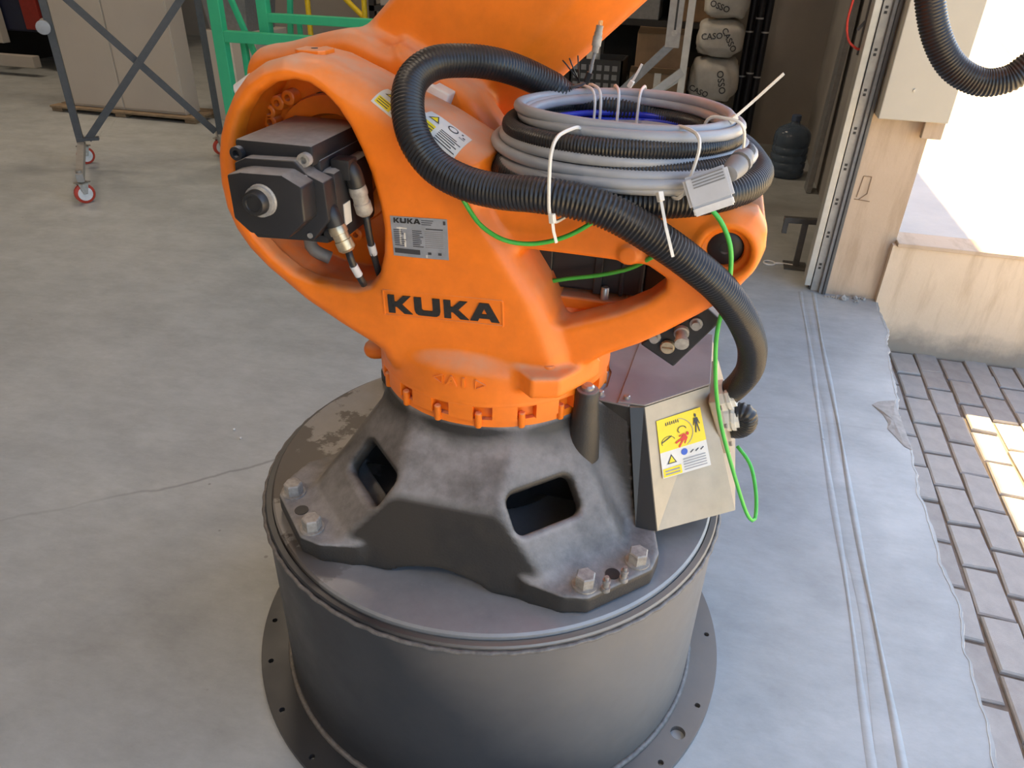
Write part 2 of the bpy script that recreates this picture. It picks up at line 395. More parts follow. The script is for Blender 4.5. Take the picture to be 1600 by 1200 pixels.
def field_mesh(name, F, lo, h, mat, parent):
    V, Q = surface_nets(np.ascontiguousarray(F), lo, h)
    me = bpy.data.meshes.new(name); me.vertices.add(len(V)); me.vertices.foreach_set('co', V.astype(np.float32).ravel())
    me.loops.add(Q.size); me.loops.foreach_set('vertex_index', Q.astype(np.int32).ravel())
    me.polygons.add(len(Q)); me.polygons.foreach_set('loop_start', np.arange(0, Q.size, 4, dtype=np.int32))
    me.update(calc_edges=True); me.validate(); me.shade_smooth(); me.materials.append(M[mat])
    return link(bpy.data.objects.new(name, me), parent)
class Sampler:
    def __init__(s, F, lo, h): s.F, s.lo, s.h = F, np.array(lo), h
    def __call__(s, p):
        g = (np.asarray(p) - s.lo) / s.h; g = np.clip(g, 0, np.array(s.F.shape) - 1.001); i = g.astype(int); f = g - i; r = 0
        for a in (0, 1):
            for b in (0, 1):
                for c in (0, 1):
                    w = (f[..., 0] if a else 1 - f[..., 0]) * (f[..., 1] if b else 1 - f[..., 1]) * (f[..., 2] if c else 1 - f[..., 2])
                    r = r + w * s.F[i[..., 0] + a, i[..., 1] + b, i[..., 2] + c]
        return r
    def grad(s, p):
        e = np.eye(3) * s.h; g = np.stack([s(p + e[k]) - s(p - e[k]) for k in range(3)], -1); return g / np.linalg.norm(g, axis=-1, keepdims=True)
    def drop(s, p, it=8):
        p = np.array(p, float)
        for _ in range(it): p = p - .8 * s.grad(p) * s(p)[..., None]
        return p
def multi(name, pieces, parent=None, smooth=None, **props):
    """one mesh from several (MB, material) pieces"""
    vs, fs, mi = [], [], []
    for k, (mb, mt) in enumerate(pieces):
        n = len(vs); vs += list(mb.v); fs += [tuple(i + n for i in f) for f in mb.f]; mi += [k] * len(mb.f)
    me = bpy.data.meshes.new(name); me.from_pydata([tuple(map(float, v)) for v in vs], [], [tuple(map(int, f)) for f in fs]); me.update()
    for _, mt in pieces: me.materials.append(M[mt])
    me.polygons.foreach_set('material_index', mi)
    if smooth: me.shade_smooth(); me.set_sharp_from_angle(angle=R(smooth))
    return link(bpy.data.objects.new(name, me), parent, **props)
def decal(smp, mat, o, u, v, w, h, name, parent, items=(), polys=(), nx=14, nz=14, lift=.0012, **props):
    """thin sheet laid on a curved casting, printed pieces (x0,y0,x1,y1,mat) and polygons ([(x,y)..],mat) in sheet units 0..1 laid on it"""
    o, u, v = np.array(o, float), np.array(u, float), np.array(v, float); u /= np.linalg.norm(u); v = v - u * v.dot(u); v /= np.linalg.norm(v)
    at = lambda x, y: o + u * x * w + v * y * h
    def patch(x0, y0, x1, y1, n, m, lf):
        g = np.array([[at(x0 + (x1 - x0) * i / n, y0 + (y1 - y0) * j / m) for j in range(m + 1)] for i in range(n + 1)]).reshape(-1, 3)
        q = smp.drop(g); nrm = smp.grad(q); top = q + nrm * lf; bot = q - nrm * .0004
        k = (n + 1) * (m + 1); fs = []
        for i in range(n):
            for j in range(m):
                a, b, c, d = i * (m + 1) + j, (i + 1) * (m + 1) + j, (i + 1) * (m + 1) + j + 1, i * (m + 1) + j + 1
                fs += [(a, b, c, d), (d + k, c + k, b + k, a + k)]
        ring = [i * (m + 1) for i in range(n + 1)] + [n * (m + 1) + j for j in range(1, m + 1)] + [i * (m + 1) + m for i in range(n - 1, -1, -1)] + [j for j in range(m - 1, 0, -1)]
        for a, b in zip(ring, ring[1:] + ring[:1]): fs.append((b, a, a + k, b + k))
        return [tuple(p) for p in np.r_[top, bot]], fs
    base = MB().add(*patch(0, 0, 1, 1, nx, nz, lift)); by = {}
    for x0, y0, x1, y1, mt in items:
        by.setdefault(mt, MB()).add(*patch(x0, y0, x1, y1, max(1, int(nx * abs(x1 - x0)) + 1), max(1, int(nz * abs(y1 - y0)) + 1), lift + .0005))
    for pl, mt in polys:
        q = smp.drop(np.array([at(x, y) for x, y in pl])); q = q + smp.grad(q) * (lift + .0007); by.setdefault(mt, MB()).add([tuple(p) for p in q], [tuple(range(len(pl)))])
    return multi(name, [(base, mat)] + [(m_, k) for k, m_ in by.items()], parent, **props)

# ================================================================== the setting
def struct(o): o['kind'] = 'structure'; return o
# floor slab of the hall with its ragged edge in the gateway
EDGE = [(-8, 1.17), (-.6, 1.17), (-.107, 1.178), (.344, 1.205), (.905, 1.212), (1.4, 1.24), (1.888, 1.277), (2.1, 1.30), (2.45, 1.31)]
ys = np.arange(2.45, -3.0, -.022); ex = np.interp(ys, [e[0] for e in EDGE], [e[1] for e in EDGE])
wob = np.cumsum(RNG.normal(0, .0035, len(ys))); wob -= np.convolve(wob, np.ones(25) / 25, 'same'); ex = ex + wob + RNG.normal(0, .0012, len(ys))
CH = (ys > 1.13) & (ys < 1.47); ex[CH] -= .012 * np.sin((ys[CH] - 1.13) / .34 * math.pi)
top = [(-11, -7), (1.17, -7)] + [(float(x), float(y)) for x, y in zip(ex[::-1], ys[::-1])] + [(1.31, 10), (-11, 10)]
n = len(top); v = [(x, y, 0) for x, y in top] + [(x + .004, y, -.30) for x, y in top]
mb1 = MB().add(v[:n], [tuple(range(n))]); mb2 = MB().add(v, [(i, i + n, (i + 1) % n + n, (i + 1) % n)[::-1] for i in range(n)])
floor = struct(multi('floor', [(mb1, 'floor'), (mb2, 'edge')]))
# spalled lip where the paint has broken away, and the chip
lipv, lipf = [], []
for i, (x, y) in enumerate(zip(ex, ys)):
    wd = .005 + .007 * abs(math.sin(i * .37) * math.sin(i * .083 + 1)); lipv += [(x - wd, y, .0012), (x + .003, y, -.006)]
    if i: lipf.append((2 * i - 2, 2 * i - 1, 2 * i + 1, 2 * i))
mesh_obj('spalled_lip', lipv, lipf, 'edge', floor)
cp = [(1.225, 1.46), (1.16, 1.43), (1.135, 1.40), (1.165, 1.34), (1.175, 1.28), (1.165, 1.24), (1.185, 1.19), (1.205, 1.135), (1.228, 1.12)]
cen = (1.195, 1.3); cv = [(x, y, .0015) for x, y in cp] + [(cen[0] + (x - cen[0]) * .5, cen[1] + (y - cen[1]) * .5, .004 + random.random() * .004) for x, y in cp] + [(*cen, .006)]
k = len(cp); mesh_obj('chipped_patch', cv, [(i, (i + 1) % k, (i + 1) % k + k, i + k) for i in range(k)] + [(i + k, (i + 1) % k + k, 2 * k) for i in range(k)], 'chip', floor)
# door guide cast into the floor: two low ridges and a groove strip
for x0, wd, hh, mt in ((.925, .010, .0025, 'floor'), (.958, .022, .0015, 'midsteel'), (.985, .011, .005, 'edge')):
    g = []; f = []
    for i, y in enumerate(np.linspace(2.45, -3, 120)):
        x = x0 + .012 * (y - .9) + .0025 * math.sin(y * 5 + x0 * 40); w2 = wd * (.8 + .3 * math.sin(y * 7 + 3 * x0))
        g += [(x - w2, y, .0005), (x - w2 * .4, y, hh), (x + w2 * .4, y, hh), (x + w2, y, .0005)]
        if i:
            for c in range(3): f.append((4 * i - 4 + c, 4 * i - 3 + c, 4 * i + 1 + c, 4 * i + c))
    mesh_obj('guide_ridge', g, f, 'floor', floor, smooth=True)
# outside paving
bed = struct(MB().box((1.18, -1.0, -.5), (3.1, 2.43, -.262)).build('paving', 'joint'))
struct(MB().box((3.1, -7, -.5), (30, 2.43, -.251)).box((1.175, -7, -.5), (3.1, -1.0, -.251)).build('paving_yard', 'yard'))
PV = []
for k in range(6):
    j = MB(); rr = random.Random(k); a, b_ = .104, .209; zt = .0
    t = [(-a / 2, -b_ / 2), (a / 2, -b_ / 2), (a / 2, b_ / 2), (-a / 2, b_ / 2)]
    t = [(x + rr.uniform(-.004, .004), y + rr.uniform(-.005, .005)) for x, y in t]; c = .006
    vv = [(x, y, -.03) for x, y in t] + [(x, y, -.005) for x, y in t] + [(x * .9, y * .95, .0) for x, y in t]
    ff = [(i, (i + 1) % 4, (i + 1) % 4 + 4, i + 4) for i in range(4)] + [(i + 4, (i + 1) % 4 + 4, (i + 1) % 4 + 8, i + 8) for i in range(4)] + [(8, 9, 10, 11)]
    j.add(vv, ff); me_o = j.build('paver', 'paver' if k % 3 else 'paver2'); PV.append(me_o.data); bpy.data.objects.remove(me_o)
cnt = 0
for ci in range(17):
    x = 1.235 + ci * .1150
    for ri in range(18):
        y = 2.31 - ri * .224 + (.11 if ci % 2 else 0)
        if y > 2.35: y = 2.36
        if y < -.75 - (0 if ci < 9 else -.9) or cnt > 292: continue
        o = bpy.data.objects.new('paver', random.choice(PV)); o.location = (x + .015 * (y - 1), y, -.25 + random.uniform(-.004, .003)); o.rotation_euler = (random.uniform(-.012, .012), random.uniform(-.012, .012), random.uniform(-.02, .02) + (math.pi if random.random() < .5 else 0) - .015)
        link(o, bed); cnt += 1
# low plastered plinth, platform behind it, ground beyond, kerb
plinth = struct(MB().box((1.30, 2.432, -.45), (30, 2.60, .298)).build('wall_plinth', 'plinth'))
MB().box((1.316, 2.418, .296), (30, 2.60, .316), .004).build('coping', 'plaster', plinth)
struct(MB().box((1.317, 2.60, -.3), (30, 4.18, .315)).build('platform', 'platform'))
struct(MB().box((1.317, 4.18, -.3), (30, 40, .30)).build('ground_yard', 'farground'))
kerb = struct(MB().obox((3.55, 7.0, .36), (5.3, 16.0, .36), .3, .14, bev=.02).build('kerb', 'platform'))
# dirt splashed along the foot of the plinth
# gate jamb, pier and cladding
pier = struct(MB().box((1.062, 2.47, -.3), (1.315, 2.75, 5.2)).box((1.21, 2.75, -.3), (1.315, 10, 5.2)).build('wall_right', 'plaster'))
struct(MB().box((1.0, -7, 0), (1.3, -4.2, 5.2)).build('wall_gate_side', 'plaster'))
struct(MB().box((1.0, -4.2, 4.3), (1.3, 2.47, 5.2)).build('wall_header', 'plaster'))
MB().box((1.19, 2.75, 0), (1.209, 10, 5.2)).box((1.03, 2.565, 0), (1.061, 2.76, 5.2)).build('inner_face', 'wall', pier)
MB().box((1.27, 2.40, .80), (1.352, 2.44, .884), .003).build('bracket', 'plaster', pier)
clad = MB().prism([(1.068, .876), (1.349, .876), (1.349, 4.2), (1.068, 4.2)], (0, 2.36, 0), (1, 0, 0), (0, 0, 1), (0, .108, 0), .004).build('cladding_sheet', 'cladding', pier)
MB().cyl((1.18, 2.362, 1.0), (1.18, 2.355, 1.0), .006, 10).build('rivet', 'zinc', pier)
outlet = MB()
for p in [((1.095, .60), (1.13, .60)), ((1.13, .60), (1.13, .52)), ((1.13, .52), (1.1, .49)), ((1.095, .60), (1.088, .50)), ((1.08, .49), (1.15, .485))]:
    outlet.obox((p[0][0], 2.469, p[0][1]), (p[1][0], 2.469, p[1][1]), .003, .004, (0, 1, 0))
outlet.build('plaster_crack', 'card', pier)
# gate track: light rail, dark slot with punched holes, grey rail, rubber seal
tr = struct(empty('door_1', (1.0, 2.5, 0)))
def loc(p): return (p[0] - 1.0, p[1] - 2.5, p[2])
MB().box(loc((.955, 2.47, 0.03)), loc((.985, 2.56, 4.3)), .003).build('track_rail', 'steel', tr)
MB().box(loc((.985, 2.50, 0.0)), loc((.992, 2.56, 4.3))).build('track_slot', 'darksteel', tr)
MB().box(loc((.992, 2.485, 0.0)), loc((1.030, 2.56, 4.3)), .002).build('track_rail', 'foot', tr)
MB().box(loc((1.030, 2.46, 0.0)), loc((1.046, 2.56, 4.3)), .003).build('rubber_seal', 'darkgrey', tr)
MB().box(loc((1.046, 2.45, 0.0)), loc((1.062, 2.56, 4.3)), .003).build('rubber_seal', 'darksteel', tr)
for z in np.arange(.12, 2.2, .165):
    for dz in (0, .02):
        MB().box(loc((1.003, 2.4825, z + dz)), loc((1.015, 2.487, z + dz + .011))).build('punched_slot', 'crate', tr)
rub = MB()
for k in range(16):
    x = 1.05 + random.random() * .2; y = 2.40 + random.random() * .06; r = .006 + .014 * random.random() ** 2
    bm = bmesh.new(); bmesh.ops.create_icosphere(bm, subdivisions=1, radius=r)
    for q in bm.verts: q.co *= random.uniform(.7, 1.15)
    rub.bm(bm, Matrix.Translation((x, y, r * .5)))
tagged(rub.build('plaster_rubble', 'chip', None), 'crumbs of fallen plaster at the foot of the gate pier', 'rubble')['kind'] = 'stuff'
# hall shell
struct(MB().box((-11, -7, 5.2), (1.93, 10, 5.3)).build('ceiling', 'hall'))
struct(MB().box((-11.2, -7, 0), (-11, 10, 5.2)).build('wall_left', 'hall'))
struct(MB().box((-11, 10, 0), (1.3, 10.2, 5.2)).build('wall_back', 'hall'))
struct(MB().box((-11, -7.2, 0), (1.3, -7, 5.2)).build('wall_front', 'hall'))
struct(MB().box((.70, 5.72, 0), (1.19, 6.0, 5.2)).build('wall_pier', 'wall'))
for x, y in ((-6.5, 4.5), (-2.5, 4), (-6, -3), (-1.5, -3.2)):  # unseen warm area lights without fixtures, added to brighten the hall
    l = bpy.data.lights.new('hall_fill', 'AREA'); l.energy = FILL_POWER; l.color = (1, .80, .60); l.size = 1.2; l.shape = 'DISK'
    lo = bpy.data.objects.new('hall_fill', l); lo.location = (x, y, 5.1); COL.objects.link(lo)
# ================================================================== steel pedestal
PED_H = .497
ped = tagged(empty('robot_pedestal'), 'round dark grey steel drum pedestal under the orange robot', 'pedestal')
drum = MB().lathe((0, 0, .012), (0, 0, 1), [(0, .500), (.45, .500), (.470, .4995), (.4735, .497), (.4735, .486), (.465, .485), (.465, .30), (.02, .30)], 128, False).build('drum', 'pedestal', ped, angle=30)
MB().lathe((0, 0, .462), (0, 0, 1), [(0, .484), (.031, .484), (.035, .480)], 128).build('top_plate', 'toplate', ped, angle=30)
wb = MB(); pts = []
for k in range(240):
    a = 2 * math.pi * k / 240; r = .5025 + .0012 * math.sin(k * 1.7); pts.append((r * math.cos(a), r * math.sin(a), .4745 + .0006 * math.sin(k * 2.3)))
wb.sweep(pts, .0045, 6, True).build('upper_weld_bead', 'weld', ped, smooth=True)
pts = [(.503 * math.cos(a), .503 * math.sin(a), .017 + .001 * math.sin(a * 60)) for a in np.linspace(0, 2 * math.pi, 200, endpoint=False)]
MB().sweep(pts, .007, 6, True).build('lower_weld_bead', 'weld', ped, smooth=True)
# flange ring with drilled holes, cut as real holes
HOLES = [(-14.5, .551, .0065), (-24.0, .541, .0165), (-33.0, .552, .0065), (-47, .552, .0065), (-62, .552, .0065), (8, .552, .0065), (20, .541, .0165),
         (173, .551, .0065), (186, .552, .0065), (199, .552, .0065), (160, .552, .0065), (212, .552, .0065), (-78, .552, .0065), (-100, .541, .0165), (-118, .552, .0065), (-133, .552, .0065), (35, .552, .0065), (140, .552, .0065)]
def flange():
    N = 360; h = .0035
    lo = (-.6, -.6); n = int(1.2 / h) + 1; ax = lo[0] + h * np.arange(n); X = ax[:, None]; Y = ax[None, :]
    bm = bmesh.new()
    outer = [bm.verts.new((.574 * math.cos(2 * math.pi * k / 160), .574 * math.sin(2 * math.pi * k / 160), 0)) for k in range(160)]
    inner = [bm.verts.new((.47 * math.cos(2 * math.pi * k / 100), .47 * math.sin(2 * math.pi * k / 100), 0)) for k in range(100)]
    es = [bm.edges.new((L[i], L[(i + 1) % len(L)])) for L in (outer, inner) for i in range(len(L))]
    for a, r, q in HOLES:
        c = (r * math.cos(R(a)), r * math.sin(R(a))); L = [bm.verts.new((c[0] + q * math.cos(2 * math.pi * k / 20), c[1] + q * math.sin(2 * math.pi * k / 20), 0)) for k in range(20)]
        es += [bm.edges.new((L[i], L[(i + 1) % 20])) for i in range(20)]
    bmesh.ops.triangle_fill(bm, edges=es, use_beauty=True, use_dissolve=False)
    # drop triangles that fell inside holes
    kill = []
    for f in bm.faces:
        c = f.calc_center_median()
        if math.hypot(c.x, c.y) < .465: kill.append(f); continue
        for a, r, q in HOLES:
            if math.hypot(c.x - r * math.cos(R(a)), c.y - r * math.sin(R(a))) < q * .98: kill.append(f); break
    bmesh.ops.delete(bm, geom=kill, context='FACES_ONLY')
    g = bmesh.ops.extrude_face_region(bm, geom=bm.faces[:])
    for e in g['geom']:
        if isinstance(e, bmesh.types.BMVert): e.co.z += .014
    bmesh.ops.recalc_face_normals(bm, faces=bm.faces[:])
    return MB().bm(bm)
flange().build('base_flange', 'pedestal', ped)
# ================================================================== the robot
rob = tagged(empty('industrial_robot', (0, 0, PED_H)), 'orange articulated industrial robot with black cast base on the steel pedestal', 'robot')
rob.location = (0, 0, 0)
# ---------------- cast base
def base_casting():
    h = .005; lo = (-.49, -.49, .487); hi = (.49, .49, .765); X, Y, Z = grid(lo, hi, h)
    ax, ay = np.abs(X), np.abs(Y)
    def hull(off):
        fr = (ay - (.33 + (.645 - Z) * .336)) * .948
        roof = (ay * .61 + Z * .79 - (.33 * .61 + .645 * .79))
        sd = (ax - (.247 + (.645 - Z) * .70)) * .82
        lg = ((ax + ay) * .7071 - (.304 + (.645 - Z) * .892)) * .746
        tp = Z - .742
        cone = (np.sqrt(X * X + Y * Y) - (.238 + (.745 - Z) * 1.35)) * .6
        tp = np.maximum(tp, cone)
        d = smax(smax(smax(smax(fr, roof, .008), sd, .016), lg, .008), tp, .008)
        return d + off
    d = hull(0.)
    d = smin(d, rnd_and(np.sqrt(X * X + Y * Y) - .225, Z - .752, .006) + 0 * d, .03)
    blk = np.maximum(np.maximum((Y * 0 + ay - (.075 + (.757 - Z) * .36)) * .94, (X - (.286 + (.757 - Z) * .21)) * .98), np.maximum(.1 - X, Z - .752))
    d = smin(d, blk, .035)
    d = np.maximum(d, .4985 - Z)
    # the hollow inside
    cav = np.maximum(hull(.030), Z - .70)
    d = smax(d, -cav, .006)
    d = np.minimum(d, np.maximum(np.sqrt(X * X + Y * Y) - .165, slab(Z, .499, .74)))
    d = np.minimum(d, np.maximum(np.maximum(hull(.012), slab(Y, -.12, .12)), slab(Z, .53, .72)))
    # window in each leg (rounded slot on the leg slope, off the diagonal)
    lat = np.where(X * 0 + ax > -1, (ax - ay) * .7071, 0); dg = (ax + ay) * .7071; sl = (dg - .304) * .666 - (Z - .645) * .746
    qx = np.abs(lat + .070) - .070 + .018; qy = np.abs(sl - .012) - .038 + .018
    win = np.minimum(np.maximum(qx, qy), 0) + np.sqrt(np.maximum(qx, 0) ** 2 + np.maximum(qy, 0) ** 2) - .018
    dep = (dg - .304) * .746 + (Z - .645) * .666   # distance out of the leg face
    win = np.maximum(win, -(dep + .07))
    d = smax(d, -win, .012)
    # arches under the front and side panels
    arch = np.sqrt((X / 1) ** 2 + ((Z - .30) * 1.0) ** 2) - .222; d = smax(d, -np.maximum(arch, -(ay - .24)), .006)
    arch = np.sqrt(Y ** 2 + (Z - .31) ** 2) - .225; d = smax(d, -np.maximum(arch, -(ax - .15)), .006)
    # feet
    u = (ax + ay) * .7071; l = np.abs(ax - ay) * .7071
    foot = np.maximum(np.maximum(u - .4626, (u * .83 + l * .557) - (.4626 * .83 + .072 * .557)), np.maximum(l - np.where(Y > 0, .09, .150), .27 - u))
    foot = np.maximum(foot, (u * .55 + l * .835) - (.41 * .55 + .128 * .835))
    foot = rnd_and(foot, slab(Z, .499, .539), .005)
    d = smin(d, foot, .016)
    return d + 0 * (X + Y + Z), lo, h
F, lo, h = base_casting(); base_smp = Sampler(F, lo, h); base = field_mesh('base_casting', F, lo, h, 'cast', rob); base['label'] = 'black dusty cast base with four feet and leg windows'
for s, q in ((-1, -1), (1, -1), (1, 1), (-1, 1)):
    for da in (-7.8, 7.8):
        a = math.atan2(q, s) + R(da); p = (.438 * math.cos(a), .438 * math.sin(a), .539)
        hexhead(MB(), p, (0, 0, 1), .0185, .027).build('anchor_bolt', 'dullzinc', base)
    a = math.atan2(q, s); p = (.437 * math.cos(a), .437 * math.sin(a), .5395)
    MB().lathe(p, (0, 0, 1), [(0, .0135), (.0012, .0135)], 20).build('dowel_hole', 'crate', base)
for p, t in (((.302, -.350), 0), ((.330, -.318), .004)):
    MB().lathe((*p, .538), (0, 0, 1), [(0, .0085), (.009, .0085), (.009, .0055), (.020, .0055), (.020, .0075), (.026, .0075), (.026, .004), (.033, .004)], 10).build('grease_nipple', 'zinc', base, angle=40)
MB().lathe((.212, -.132, .66), (0, 0, 1), [(0, .034), (.06, .030), (.10, .025), (.125, .0225), (.148, .022), (.151, .020)], 24).build('stop_post', 'cast', base, angle=40)
MB().lathe((.212, -.132, .811), (0, 0, 1), [(0, .0125), (.006, .0125), (.010, .009)], 20).build('stop_screw', 'zinc', base, angle=40)
# ---------------- rotating column
OUT = [(-.296, 1.354), (-.335, 1.343), (-.370, 1.322), (-.398, 1.293), (-.421, 1.257), (-.436, 1.225), (-.446, 1.190), (-.451, 1.144), (-.448, 1.10), (-.436, 1.062),
       (-.414, 1.026), (-.382, .993), (-.355, .972), (-.312, .938), (-.248, .900), (-.200, .875), (-.168, .860), (-.15, .83), (.15, .83), (.172, .88), (.167, .905), (.143, .969), (.122, 1.010),
       (.096, 1.048), (.070, 1.088), (.045, 1.122), (.028, 1.150), (.022, 1.19), (.034, 1.228), (-.010, 1.252), (-.055, 1.275), (-.119, 1.300), (-.183, 1.327), (-.248, 1.349)]
LIP = [(-.392, 1.235), (-.379, 1.262), (-.352, 1.295), (-.319, 1.315), (-.282, 1.322), (-.256, 1.318), (-.233, 1.305), (-.210, 1.285), (-.192, 1.259), (-.176, 1.225), (-.162, 1.187), (-.152, 1.144),
       (-.146, 1.099), (-.149, 1.055), (-.160, 1.016), (-.178, .993), (-.206, .982), (-.243, .981), (-.288, .985), (-.325, .998), (-.359, 1.024), (-.388, 1.056), (-.404, 1.10), (-.410, 1.15), (-.405, 1.195)]
ARM = [(.0, .855), (.19, .865), (.243, .905), (.295, .934), (.336, .963), (.389, 1.006), (.430, 1.042), (.455, 1.086), (.466, 1.125), (.463, 1.155), (.445, 1.182), (.41, 1.190), (.2, 1.187), (.05, 1.187), (0, 1.19)]
WIN = [(.058, 1.081), (.103, 1.083), (.167, 1.083), (.23, 1.082), (.292, 1.080), (.325, 1.062), (.326, 1.046), (.301, 1.020), (.256, .992), (.208, .971), (.170, .955), (.150, .951), (.138, .955), (.122, .985), (.10, 1.02)]
def column():
    h = .004; lo = (-.475, -.275, .785); hi = (.49, .255, 1.385); X, Y, Z = grid(lo, hi, h)
    O = sd_poly(OUT, X, Z); L = sd_poly(LIP, X, Z); A = sd_poly(ARM, X, Z); W = sd_poly(WIN, X, Z)
    ring = rnd_and(O, slab(Y, -.2, -.02), .030)
    # the top of the arch rolls over with a much larger radius
    roll = rnd_and(O, slab(Y, -.2, -.02), .055); t = np.clip((Z - 1.16) / .1, 0, 1) * np.clip((X + .30) / .12, 0, 1); ring = ring * (1 - t) + roll * t
    low = rnd_and(sd_poly([(-.17, .83), (.15, .83), (.168, .9), (.12, 1.01), (.06, 1.10), (-.1, 1.12), (-.2, .95)], X, Z), slab(Y, -.19, .19), .05)
    d = smin(ring, low, .03)
    arm = np.minimum(rnd_and(A, slab(Y, -.178, -.112), .022), rnd_and(A, slab(Y, .095, .16), .022))
    web = rnd_and(sd_poly([(-.02, 1.12), (.46, 1.12), (.46, 1.165), (-.02, 1.165)], X, Z), slab(Y, -.15, .14), .012)
    web2 = rnd_and(sd_poly([(.0, .86), (.2, .87), (.24, .92), (.0, .93)], X, Z), slab(Y, -.15, .14), .012)
    arm = np.minimum(smin(arm, web2, .02), web)
    arm = smax(arm, -np.maximum(W, slab(Y, -.3, -.09)), .012)
    d = smin(d, arm, .018)
    # motor pocket
    pock = np.maximum(L, slab(Y, -.4, -.062)); d = smax(d, -pock, .016)
    inner = np.maximum(L - .012, slab(Y, -.165, -.062)); d = np.maximum(d, -inner)
    # round body of axis 1 with its dome
    r = np.sqrt(X * X + Y * Y)
    dome = np.sqrt(r * r + (np.maximum(Z - .852, 0) * 3.0) ** 2) - .2335
    dome = np.maximum(dome * .7, .797 - Z); d = smin(d, dome, .012)
    # ear with the threaded plug
    ear = rnd_and(sd_poly([(.070, -.19), (.128, -.242), (.175, -.226), (.230, -.13), (.15, -.1)], X, Y), slab(Z, .838, .880), .007); d = smin(d, ear, .012)
    d = smin(d, rnd_and(sd_poly([(-.235, .1), (-.235, .19), (-.15, .2), (-.15, .1)], X, Y), slab(Z, .81, .86), .01), .01)
    # counterbalance pivot eye
    rr = np.sqrt((X - .4075) ** 2 + (Z - 1.117) ** 2)
    d = smin(d, rnd_and(rr - .052, slab(Y, -.184, -.112), .008), .01)
    d = smax(d, -np.maximum(rr - .036, slab(Y, -.3, -.166)), .012)
    d = np.maximum(d, -np.maximum(rr - .028, slab(Y, -.3, -.150)))
    # boss under the top beam
    d = smin(d, rnd_and(np.sqrt((X - .262) ** 2 + (Z - 1.096) ** 2) - .016, slab(Y, -.183, -.13), .004), .008)
    return d + 0 * (X + Y + Z), lo, h
F, lo, h = column(); smp = Sampler(F, lo, h); colm = field_mesh('column', F, lo, h, 'orange', rob)
colm['label'] = 'orange cast rotating column with motor pocket'
# front of the casting as a height map, so that badge and plate lie on it
_h = .004; _lo = np.array(lo); _in = F < 0; _j = np.argmax(_in, 1); _ii, _kk = np.indices(_j.shape)
_f1 = F[_ii, _j, _kk]; _f0 = F[_ii, np.maximum(_j - 1, 0), _kk]; FRONT = _lo[1] + _h * (_j - 1 + _f0 / np.where(_f0 - _f1 == 0, 1, _f0 - _f1))
def front_y(x, z):
    g = (x - _lo[0]) / _h, (z - _lo[2]) / _h; i, k = int(g[0]), int(g[1]); a, b = g[0] - i, g[1] - k
    return (FRONT[i, k] * (1 - a) + FRONT[i + 1, k] * a) * (1 - b) + (FRONT[i, k + 1] * (1 - a) + FRONT[i + 1, k + 1] * a) * b
def hug(mb, yref):
    mb.v = [(x, front_y(x, z) + (y - yref), z) for x, y, z in mb.v]; return mb
# toothed skirt under the column
sk = MB(); NT = 18
def ringsec(a0, a1, r0, r1, z0, z1, m=6):
    vs = []; fs = []
    for i in range(m + 1):
        a = a0 + (a1 - a0) * i / m; c, s_ = math.cos(a), math.sin(a); vs += [(r0 * c, r0 * s_, z0), (r1 * c, r1 * s_, z0), (r1 * c, r1 * s_, z1), (r0 * c, r0 * s_, z1)]
        if i:
            b = 4 * i; fs += [(b - 4 + k, b - 4 + (k + 1) % 4, b + (k + 1) % 4, b + k) for k in range(4)]
    fs += [(3, 2, 1, 0), (4 * m, 4 * m + 1, 4 * m + 2, 4 * m + 3)]; sk.add(vs, fs)
ringsec(0, 2 * math.pi - 1e-4, .15, .2265, .752, .7675, 144)
ringsec(0, 2 * math.pi - 1e-4, .15, .2165, .768, .800, 144)
sk.lathe((0, 0, .7985), (0, 0, 1), [(0, .2335), (.006, .2338), (.012, .2325)], 144)
A0 = R(-100.5)
for k in range(NT):
    a = A0 + 2 * math.pi * k / NT; w_ = 2 * math.pi / NT
    ringsec(a + w_ * .22, a + w_ * .78, .20, .2338, .769, .800)
skirt = sk.build('toothed_skirt', 'orange', rob, angle=35)
for k in range(NT):
    a = A0 + 2 * math.pi * (k - .10) / NT; MB().lathe((.2275 * math.cos(a), .2275 * math.sin(a), .7515), (0, 0, 1), [(0, .0055), (.002, .0068), (.030, .0068), (.032, .005)], 10).build('skirt_bolt', 'orange', skirt, angle=40)
# plug on the ear, screws, lug
pl = MB().lathe((.148, -.193, .876), (0, 0, 1), [(0, .0125), (.009, .0125), (.011, .011)], 20); pl.build('ear_plug', 'orange', colm, angle=40)
MB().box((.138, -.1945, .8865), (.158, -.1915, .8875)).build('plug_slot', 'card', colm)
MB().prism([(-.026, -.016), (-.018, -.022), (.018, -.022), (.026, -.012), (.026, .022), (-.026, .022)], (-.286, -.108, 1.348), (1, 0, 0), (0, 1, 0), (0, 0, .009), .002).build('lifting_lug', 'orange', colm)
MB().cyl((-.286, -.106, 1.3565), (-.286, -.106, 1.3577), .0055, 14).build('lug_hole', 'crate', colm)
MB().lathe((.4075, -.150, 1.117), (0, -1, 0), [(0, .0275), (.004, .0275), (.006, .025), (.006, .010), (.003, .008)], 28).build('pivot_cap', 'black', colm, angle=40)
for x, mt in ((-.051, 'brass'), (-.023, 'zinc')):
    MB().lathe((x, -.1985, 1.036), (0, -1, 0), [(0, .0085), (.0015, .0085), (.003, .006)], 16).build('panel_screw', mt, colm, angle=40)
    MB().cyl((x, -.2015, 1.036), (x, -.2022, 1.036), .0028, 6).build('screw_socket', 'crate', colm)
